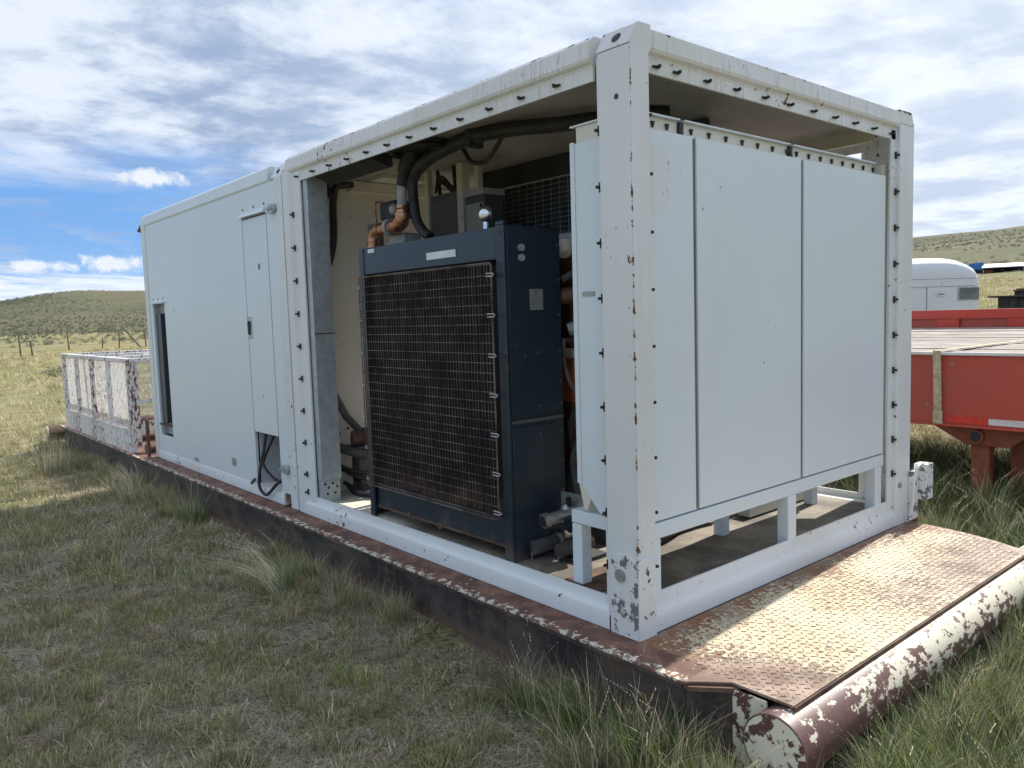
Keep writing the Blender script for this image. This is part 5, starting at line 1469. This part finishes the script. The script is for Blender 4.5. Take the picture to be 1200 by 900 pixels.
MT['grass'] = mat_grass()
STRAW = np.array([(0.50, 0.42, 0.25), (0.58, 0.50, 0.32), (0.42, 0.35, 0.20), (0.52, 0.46, 0.33)])
OLIVE = np.array([(0.25, 0.235, 0.115), (0.31, 0.285, 0.145), (0.20, 0.20, 0.095), (0.34, 0.31, 0.17)])
GREEN = np.array([(0.14, 0.20, 0.06), (0.19, 0.25, 0.08), (0.10, 0.155, 0.05), (0.24, 0.29, 0.10)])
DEAD = np.array([(0.32, 0.28, 0.22), (0.40, 0.36, 0.29), (0.24, 0.20, 0.155)])
SAGE = np.array([(0.15, 0.16, 0.12), (0.10, 0.11, 0.075), (0.19, 0.195, 0.155)])


def blades(n, radius, h0, h1, lean, wid, mixc, seed, lay=0.0, wind=(0, 0), segs=3, curl=0.6):
    """a tuft of curved tapering blades as numpy-built mesh; mixc = [(palette, weight), ...]"""
    g = np.random.default_rng(seed)
    vs, fs, cs = [], [], []
    wts = np.array([w_ for _, w_ in mixc], float)
    wts /= wts.sum()
    for _ in range(n):
        a = g.uniform(0, 2 * np.pi)
        rr = radius * np.sqrt(g.uniform())
        bx, by = rr * np.cos(a), rr * np.sin(a)
        h = g.uniform(h0, h1)
        da = a + g.normal(0, 0.9)
        ln = lean * g.uniform(0.3, 1.3)
        dxy = np.array([np.cos(da), np.sin(da)]) * ln + np.array(wind)
        flat = 1.0 - lay * g.uniform(0.6, 1.0)
        w_ = wid * g.uniform(0.6, 1.25)
        side = np.array([-np.sin(da + g.normal(0, .8)), np.cos(da)])
        side /= np.linalg.norm(side) + 1e-9
        pal = mixc[g.choice(len(mixc), p=wts)][0]
        c = pal[g.integers(len(pal))] * g.uniform(0.5, 1.5)
        o = len(vs)
        for k in range(segs + 1):
            t = k / segs
            x = bx + dxy[0] * h * (t * 0.4 + curl * t * t)
            y = by + dxy[1] * h * (t * 0.4 + curl * t * t)
            z = h * flat * (t - 0.22 * (ln + abs(wind[0]) + abs(wind[1])) * t * t) - 0.006 * (1 - t)
            ww = w_ * (1 - t) ** 0.7 * 0.5
            if k < segs:
                vs.append((x - side[0] * ww, y - side[1] * ww, z))
                vs.append((x + side[0] * ww, y + side[1] * ww, z))
                cs += [c * (0.75 + 0.35 * t)] * 2
            else:
                vs.append((x, y, z))
                cs.append(c * 1.1)
        for k in range(segs - 1):
            q = o + 2 * k
            fs.append((q, q + 1, q + 3, q + 2))
        q = o + 2 * (segs - 1)
        fs.append((q, q + 1, q + 2))
    return vs, fs, cs


def grass_mesh(name, lst):
    V, F, C_ = [], [], []
    for vs, fs, cs in lst:
        o = len(V)
        V += vs
        F += [tuple(i + o for i in f) for f in fs]
        C_ += cs
    me = bpy.data.meshes.new(name)
    me.from_pydata(V, [], F)
    at = me.attributes.new('col', 'FLOAT_COLOR', 'POINT')
    arr = np.ones((len(V), 4), np.float32)
    arr[:, :3] = np.array(C_)
    at.data.foreach_set('color', arr.ravel())
    me.materials.append(MT['grass'])
    return me


def seedheads(n, h0, h1, radius, pal, seed, wind=(0.3, 0.0)):
    g = np.random.default_rng(seed)
    vs, fs, cs = [], [], []
    for _ in range(n):
        a = g.uniform(0, 6.28)
        bx, by = radius * g.uniform() * np.cos(a), radius * g.uniform() * np.sin(a)
        h = g.uniform(h0, h1)
        ex, ey = g.normal(0, .22) + wind[0], g.normal(0, .22) + wind[1]
        c = pal[g.integers(len(pal))] * g.uniform(.85, 1.2)
        for k in range(9):
            t = 0.72 + 0.28 * k / 9
            x, y, z = bx + ex * h * t * t, by + ey * h * t * t, h * t * (1 - 0.15 * t)
            o = len(vs)
            q = g.uniform(0, 6.28)
            L = 0.010
            u = (np.cos(q) * .0022, np.sin(q) * .0022)
            vs += [(x - u[0], y - u[1], z), (x + u[0], y + u[1], z), (x + ex * L + u[1] * 1.5, y + ey * L - u[0] * 1.5, z + L)]
            fs.append((o, o + 1, o + 2))
            cs += [c] * 3
        o = len(vs)
        vs += [(bx - .0008, by, 0), (bx + .0008, by, 0), (bx + ex * h * .5 + .0007, by + ey * h * .5, h * .68), (bx + ex * h * .5 - .0007, by + ey * h * .5, h * .68),
               (bx + ex * h, by + ey * h, h * .86)]
        fs += [(o, o + 1, o + 2, o + 3), (o + 3, o + 2, o + 4)]
        cs += [c] * 5
    return vs, fs, cs


def sage_mesh(name, seed, n=420, R_=0.35, H=0.45):
    g = np.random.default_rng(seed)
    vs, fs, cs = [], [], []
    for i in range(n):
        th = g.uniform(0, 6.28)
        u = g.uniform(0.0, 1.0)
        rr = R_ * (0.45 + 0.6 * g.uniform() ** 0.5) * (1 + 0.25 * np.sin(3 * th + seed))
        x, y, z = rr * np.cos(th) * np.sqrt(1 - (u * .9) ** 2), rr * np.sin(th) * np.sqrt(1 - (u * .9) ** 2), H * u * (0.8 + 0.25 * np.sin(2 * th + seed)) + 0.02
        s_ = g.uniform(0.018, 0.045)
        d1 = g.normal(0, 1, 3)
        d1 /= np.linalg.norm(d1)
        d2 = np.cross(d1, g.normal(0, 1, 3))
        d2 /= np.linalg.norm(d2) + 1e-9
        o = len(vs)
        P = np.array([x, y, z])
        vs += [tuple(P - d1 * s_), tuple(P + d2 * s_ * .35), tuple(P + d1 * s_), tuple(P - d2 * s_ * .35)]
        fs.append((o, o + 1, o + 2, o + 3))
        c = SAGE[g.integers(3)] * g.uniform(.7, 1.2)
        cs += [c] * 4
    for i in range(14):
        th = g.uniform(0, 6.28)
        o = len(vs)
        e = np.array([R_ * .7 * np.cos(th), R_ * .7 * np.sin(th), H * g.uniform(.4, .9)])
        vs += [(-.008, 0, 0), (.008, 0, 0), tuple(e)]
        fs.append((o, o + 1, o + 2))
        cs += [np.array([.09, .07, .055])] * 3
    return grass_mesh(name, [(vs, fs, cs)])


lib = bpy.data.collections.new('vegetation_kinds')   # not linked to the scene: only read by the scatterers


def libadd(sub, mes):
    c = bpy.data.collections.new(sub)
    for i, me in enumerate(mes):
        o = bpy.data.objects.new('%s_kind' % sub, me)
        c.objects.link(o)
    return c


STRAW, OLIVE, DEAD, GREEN0 = STRAW * 1.4, OLIVE * np.array([1.55, 1.50, 1.2]), DEAD * 1.55, GREEN
GREEN = GREEN * np.array([1.25, 1.35, 1.15])
MIXA = [(OLIVE, 6), (STRAW, 3.2), (DEAD, 2.2), (GREEN, 1.0)]
DEEP = GREEN0 * 0.62
MIXD = [(STRAW, 4), (DEAD, 3), (OLIVE, 2)]
MIXG = [(GREEN, 3), (OLIVE, 4), (STRAW, 1.6)]
turf = libadd('turf', [
    grass_mesh('turf', [blades(46, .07, .02, .065, .9, .0032, MIXA, 1, lay=.25)]),
    grass_mesh('turf', [blades(40, .08, .015, .05, 1.2, .0032, MIXD, 2, lay=.5)]),
    grass_mesh('turf', [blades(46, .055, .03, .085, .7, .0031, MIXG, 3)]),
    grass_mesh('turf', [blades(34, .09, .03, .09, 1.5, .0028, [(STRAW, 3), (DEAD, 4)], 4, lay=.85)]),
    grass_mesh('turf', [blades(50, .06, .025, .075, .8, .0031, MIXA, 5, lay=.2)]),
    grass_mesh('turf', [blades(26, .10, .04, .12, 1.6, .0026, [(DEAD, 4), (STRAW, 2)], 6, lay=.92)]),
])
clump = libadd('clump', [
    grass_mesh('clump', [blades(70, .05, .08, .19, .55, .0030, MIXG, 11), blades(16, .05, .08, .2, .8, .002, [(STRAW, 1)], 12)]),
    grass_mesh('clump', [blades(60, .05, .06, .15, .7, .0028, MIXA, 13), blades(14, .06, .1, .22, .8, .002, [(STRAW, 1)], 14)]),
    grass_mesh('clump', [blades(50, .04, .08, .17, .6, .0026, MIXD, 15), blades(26, .04, .06, .14, .6, .003, [(OLIVE, 1)], 16)]),
    grass_mesh('clump', [blades(8, .04, .14, .30, .5, .0026, [(STRAW, 1), (GREEN, 1)], 17, curl=.9), blades(36, .05, .05, .12, .8, .0026, MIXG, 18)]),
])
tall = libadd('tall', [
    grass_mesh('tall', [blades(60, .08, .18, .40, .5, .0042, [(DEEP, 4), (GREEN, 4)], 21, wind=(-.25, -.10), segs=4, curl=.8), blades(12, .08, .25, .42, .5, .0022, [(STRAW, 1)], 22, wind=(-.3, -.1), segs=4)]),
    grass_mesh('tall', [blades(50, .09, .15, .34, .6, .0040, [(DEEP, 4), (GREEN, 2), (STRAW, .6)], 23, wind=(-.2, -.2), segs=4, curl=.9), seedheads(3, .35, .5, .06, STRAW, 24, (-.3, -.1))]),
    grass_mesh('tall', [blades(54, .07, .12, .30, .7, .0038, [(DEEP, 4), (OLIVE, 2)], 25, wind=(-.1, 0), segs=4)]),
])
farg = libadd('farg', [
    grass_mesh('far_tuft', [blades(26, .16, .10, .26, .7, .011, [(OLIVE, 3), (STRAW, 4)], 31, segs=2)]),
    grass_mesh('far_tuft', [blades(26, .18, .08, .22, .7, .012, [(STRAW, 4), (OLIVE, 2)], 32, segs=2)]),
    grass_mesh('far_tuft', [blades(26, .16, .10, .24, .7, .012, [(GREEN, 1.5), (OLIVE, 4), (STRAW, 1)], 33, segs=2)]),
])
sage = libadd('sage', [sage_mesh('sage', 41), sage_mesh('sage', 42), sage_mesh('sage', 43)])


def scatter(name, coll, pts, scl, label):
    """point cloud mesh with attributes, instanced by geometry nodes"""
    n = len(pts)
    me = bpy.data.meshes.new(name)
    me.vertices.add(n)
    me.vertices.foreach_set('co', np.asarray(pts, np.float32).ravel())
    for nm, arr in (('scl', scl), ('rot', RNG.uniform(0, 6.283, n))):
        a = me.attributes.new(nm, 'FLOAT', 'POINT')
        a.data.foreach_set('value', np.asarray(arr, np.float32))
    a = me.attributes.new('pick', 'INT', 'POINT')
    a.data.foreach_set('value', RNG.integers(0, len(coll.objects), n).astype(np.int32))
    o = bpy.data.objects.new(name, me)
    COL.objects.link(o)
    props(o, label=label, cat='grass' if 'sage' not in name else 'sagebrush', kind='stuff')
    gt = bpy.data.node_groups.new(name + '_scatter', 'GeometryNodeTree')
    gt.interface.new_socket('Geometry', in_out='INPUT', socket_type='NodeSocketGeometry')
    gt.interface.new_socket('Geometry', in_out='OUTPUT', socket_type='NodeSocketGeometry')
    N, Lk = gt.nodes, gt.links
    gi, go = N.new('NodeGroupInput'), N.new('NodeGroupOutput')
    ci = N.new('GeometryNodeCollectionInfo')
    ci.inputs['Collection'].default_value = coll
    ci.inputs['Separate Children'].default_value = True
    ci.inputs['Reset Children'].default_value = True
    ip = N.new('GeometryNodeInstanceOnPoints')
    ip.inputs['Pick Instance'].default_value = True

    def attr(nm, typ):
        a_ = N.new('GeometryNodeInputNamedAttribute')
        a_.data_type = typ
        a_.inputs['Name'].default_value = nm
        return a_.outputs[0]
    cx = N.new('ShaderNodeCombineXYZ')
    Lk.new(attr('rot', 'FLOAT'), cx.inputs[2])
    e2r = N.new('FunctionNodeEulerToRotation')
    Lk.new(cx.outputs[0], e2r.inputs[0])
    Lk.new(e2r.outputs[0], ip.inputs['Rotation'])
    Lk.new(attr('scl', 'FLOAT'), ip.inputs['Scale'])
    Lk.new(attr('pick', 'INT'), ip.inputs['Instance Index'])
    Lk.new(ci.outputs[0], ip.inputs['Instance'])
    Lk.new(gi.outputs[0], ip.inputs['Points'])
    Lk.new(ip.outputs[0], go.inputs[0])
    md = o.modifiers.new('scatter', 'NODES')
    md.node_group = gt
    return o


def wedge(n, r0, r1, az0=-8, az1=96):
    r = np.sqrt(RNG.uniform(r0 * r0, r1 * r1, n))
    a = np.radians(RNG.uniform(az0, az1, n))
    return CAMPOS.x + r * np.sin(a), CAMPOS.y + r * np.cos(a), r


def free(x, y, pad=0.0):
    on = (x > -0.19 - pad) & (x < 2.60 + pad) & (y > -0.80 - pad) & (y < 10.25)
    return ~on


def patch(x, y, f=0.9, seed=0.0):
    return np.array([mnoise.noise(Vector((a * f, b * f, seed))) for a, b in zip(x, y)])


def place(x, y):
    return [(a, b, ground_h(a, b)) for a, b in zip(x, y)]


# short turf, dense close by
x, y, r = wedge(16500, 0.3, 5.2, -35, 125)
k = free(x, y) & (patch(x, y, 2.3, 2.0) > -0.34)
x, y, r = x[k], y[k], r[k]
scatter('short_turf', turf, place(x, y), RNG.uniform(0.5, 1.1, len(x)), 'short olive and straw-coloured turf covering the ground beside the skid')
x, y, r = wedge(19000, 5.2, 15, -12, 96)
k = free(x, y)
x, y, r = x[k], y[k], r[k]
scatter('middle_turf', turf, place(x, y), RNG.uniform(0.9, 1.9, len(x)), 'short dry turf behind the near ground and round the cage')
# clumps
x, y, r = wedge(2600, 0.4, 9, -30, 120)
pn = patch(x, y, 0.9, 7.0)
k = free(x, y) & (pn > 0.12)
x, y = x[k], y[k]
scatter('grass_clumps', clump, place(x, y), RNG.uniform(0.35, 0.85, len(x)), 'green and straw grass clumps dotted over the turf')
# fringe along the skid
n = 460
fx = np.where(RNG.uniform(size=n) < 0.90, -0.17 - np.abs(RNG.normal(0, 0.11, n)), 2.66 + np.abs(RNG.normal(0, 0.1, n)))
fy = RNG.uniform(-0.9, 10.3, n)
k = (patch(fx, fy, 1.3, 4.0) > -0.15)
scatter('skid_fringe_grass', clump, place(fx[k], fy[k]), RNG.uniform(0.5, 1.15, k.sum()), 'grass fringe growing along the foot of the skid beam')
# tall green grass by the end pipe and under the red trailer
tx, ty = RNG.uniform(0.05, 4.2, 900), -0.82 - np.abs(RNG.uniform(0, 1, 900)) ** 1.2 * 1.5
tx2, ty2 = RNG.uniform(2.62, 6.4, 1150), RNG.uniform(-1.4, 5.5, 1150)
tx3, ty3 = RNG.uniform(-0.45, -0.18, 22), RNG.uniform(-0.75, 0.5, 22)
tx, ty = np.concatenate([tx, tx2, tx3]), np.concatenate([ty, ty2, ty3])
k = free(tx, ty, 0.02) & ~((np.abs(tx - 4.41) < .12) & (np.abs(ty - .27) < .12))
tx, ty = tx[k], ty[k]
ts = RNG.uniform(0.55, 1.05, len(tx)) * np.where(tx > 2.6, 1.15, 0.82)
scatter('tall_green_grass', tall, place(tx, ty), ts, 'tall green grass beside the end pipe and under the red trailer')
# far tufts
x, y, r = wedge(16000, 12, 60, -12, 96)
k = free(x, y)
x, y, r = x[k], y[k], r[k]
scatter('pasture_grass', farg, place(x, y), RNG.uniform(0.5, 1.1, len(x)) * (0.7 + r / 70), 'pasture grass in tawny and green drifts')
x, y, r = wedge(12000, 25, 330, -12, 96)
pn = patch(x, y, 0.02, 9.0)
k = (pn > -0.12 - (r > 180) * 0.3) & ((r < 45) | (r > 80) | (x > 40)) & ((x > 60) | (y > 30)) & ~((np.abs(x - 65.8) < 5) & (np.abs(y - 20) < 5))
x, y, r = x[k], y[k], r[k]
x2, y2, r2_ = wedge(8000, 210, 600, -6, 28)
k = patch(x2, y2, 0.012, 19.0) > -0.22
x2, y2 = x2[k], y2[k]
x = np.concatenate([x, x2])
y = np.concatenate([y, y2])
scl_ = np.concatenate([RNG.uniform(0.4, 0.95, len(r)), RNG.uniform(0.6, 1.5, len(x2))])
scatter('sagebrush', sage, place(x, y), scl_, 'low grey-green sagebrush freckling the pasture and hills')

def stone_mesh(seed):
    g = np.random.default_rng(seed)
    m_ = MB().sphere((0, 0, 0), 1.0, 7, 5)
    q = g.normal(0, .12, len(m_.v))
    m_.v = [(x * (1 + e), y * (1 + e) * .8, z * .55 * (1 + e)) for (x, y, z), e in zip(m_.v, q)]
    return m_.mesh('pebble', MT['pebble'])


MT['pebble'] = mat_plain('pale_pebble', (0.22, 0.19, 0.16), (0.46, 0.42, 0.36), scale=2, rough=0.85, bmp=0.0)
peb = libadd('pebble', [stone_mesh(81), stone_mesh(82), stone_mesh(83)])
x, y, r = wedge(5200, 0.4, 6.5, -30, 120)
k = free(x, y) & (patch(x, y, 2.3, 2.0) < 0.12)
x, y = x[k], y[k]
po = scatter('pebbles', peb, place(x, y), RNG.gamma(2.0, 0.0022, len(x)) + 0.0018, 'small pale pebbles and soil crumbs on the bare patches')
po['category'] = 'gravel'

# single plants that can be told apart
sb = [(8.6, 34.5, 2.3, 'round grey sagebrush bush left of the mesh cage'), (3.0, 27.5, 1.1, 'small low sagebrush nearer the left edge of the pasture'), (1.2, 33.0, 1.2, 'flat sagebrush patch at the left edge below the fence')]
for x, y, s_, lab in sb:
    o = bpy.data.objects.new('sagebrush_bush', sage.objects[0].data)
    COL.objects.link(o)
    o.location = (x, y, ground_h(x, y))
    o.scale = (s_, s_, s_ * 0.8)
    o.rotation_euler = (0, 0, x)
    props(o, lab, 'bush', 'sagebrush bushes standing in the pasture')
bunch = [
    (-0.42, 2.35, [blades(150, .07, .12, .30, .45, .0034, [(GREEN, 4), (OLIVE, 2)], 51, wind=(.15, -.1), segs=4), blades(130, .09, .20, .44, .30, .0022, [(STRAW * 1.15, 3)], 52, wind=(-.85, .55), segs=5, curl=.8), seedheads(18, .25, .42, .05, STRAW * 1.2, 53, (-.7, .4))],
     'big bunchgrass with pale wind-bent blades beside the skid, below the radiator'),
    (-0.30, 4.30, [blades(120, .10, .14, .34, .5, .0036, [(GREEN, 4), (OLIVE, 2)], 54, wind=(.1, -.2), segs=4), seedheads(7, .55, .78, .08, STRAW, 55, (.05, .05))],
     'green bunchgrass with tall seed stalks in front of the container hatch'),
    (-0.40, 5.55, [blades(130, .14, .16, .36, .7, .0036, [(GREEN, 2), (OLIVE, 3), (STRAW, 3)], 56, segs=4, curl=.9), seedheads(24, .3, .45, .12, STRAW * 1.1, 57, (-.3, .1))],
     'spreading bunchgrass with straw seed heads left of the closed container'),
    (-0.62, 7.75, [blades(170, .16, .22, .50, .45, .0034, [(STRAW, 5), (OLIVE, 2)], 58, segs=4, wind=(.2, .1)), blades(60, .12, .15, .35, .5, .004, [(GREEN, 3)], 59, segs=4)],
     'tall straw-yellow bunchgrass in front of the mesh cage'),
    (-0.42, 9.3, [blades(120, .14, .2, .44, .5, .004, [(OLIVE, 3), (GREEN, 2), (STRAW, 1)], 60, segs=4)],
     'olive bunchgrass at the far end of the skid'),
    (-0.72, 0.95, [blades(60, .06, .05, .15, .6, .003, [(GREEN, 3), (OLIVE, 3)], 61, segs=4)],
     'small green bunchgrass halfway along the open side'),
]
for x, y, lst, lab in bunch:
    o = bpy.data.objects.new('bunchgrass', grass_mesh('bunchgrass', lst))
    COL.objects.link(o)
    o.location = (x, y, ground_h(x, y))
    props(o, lab, 'grass clump', 'bunchgrass clumps along the skid')
# long stalks in front of the end pipe
o = bpy.data.objects.new('foxtail_grass', grass_mesh('foxtail_grass', [blades(150, .34, .10, .40, .6, .0028, [(GREEN, 4), (OLIVE, 3), (STRAW, 2)], 71, segs=5, curl=1.0), seedheads(6, .3, .46, .28, STRAW * .8, 72, (.1, 0))]))
COL.objects.link(o)
o.location = (-0.42, -0.32, ground_h(-0.42, -0.32))
props(o, 'loose green grass with arching seed stalks in front of the skid corner', 'grass clump')
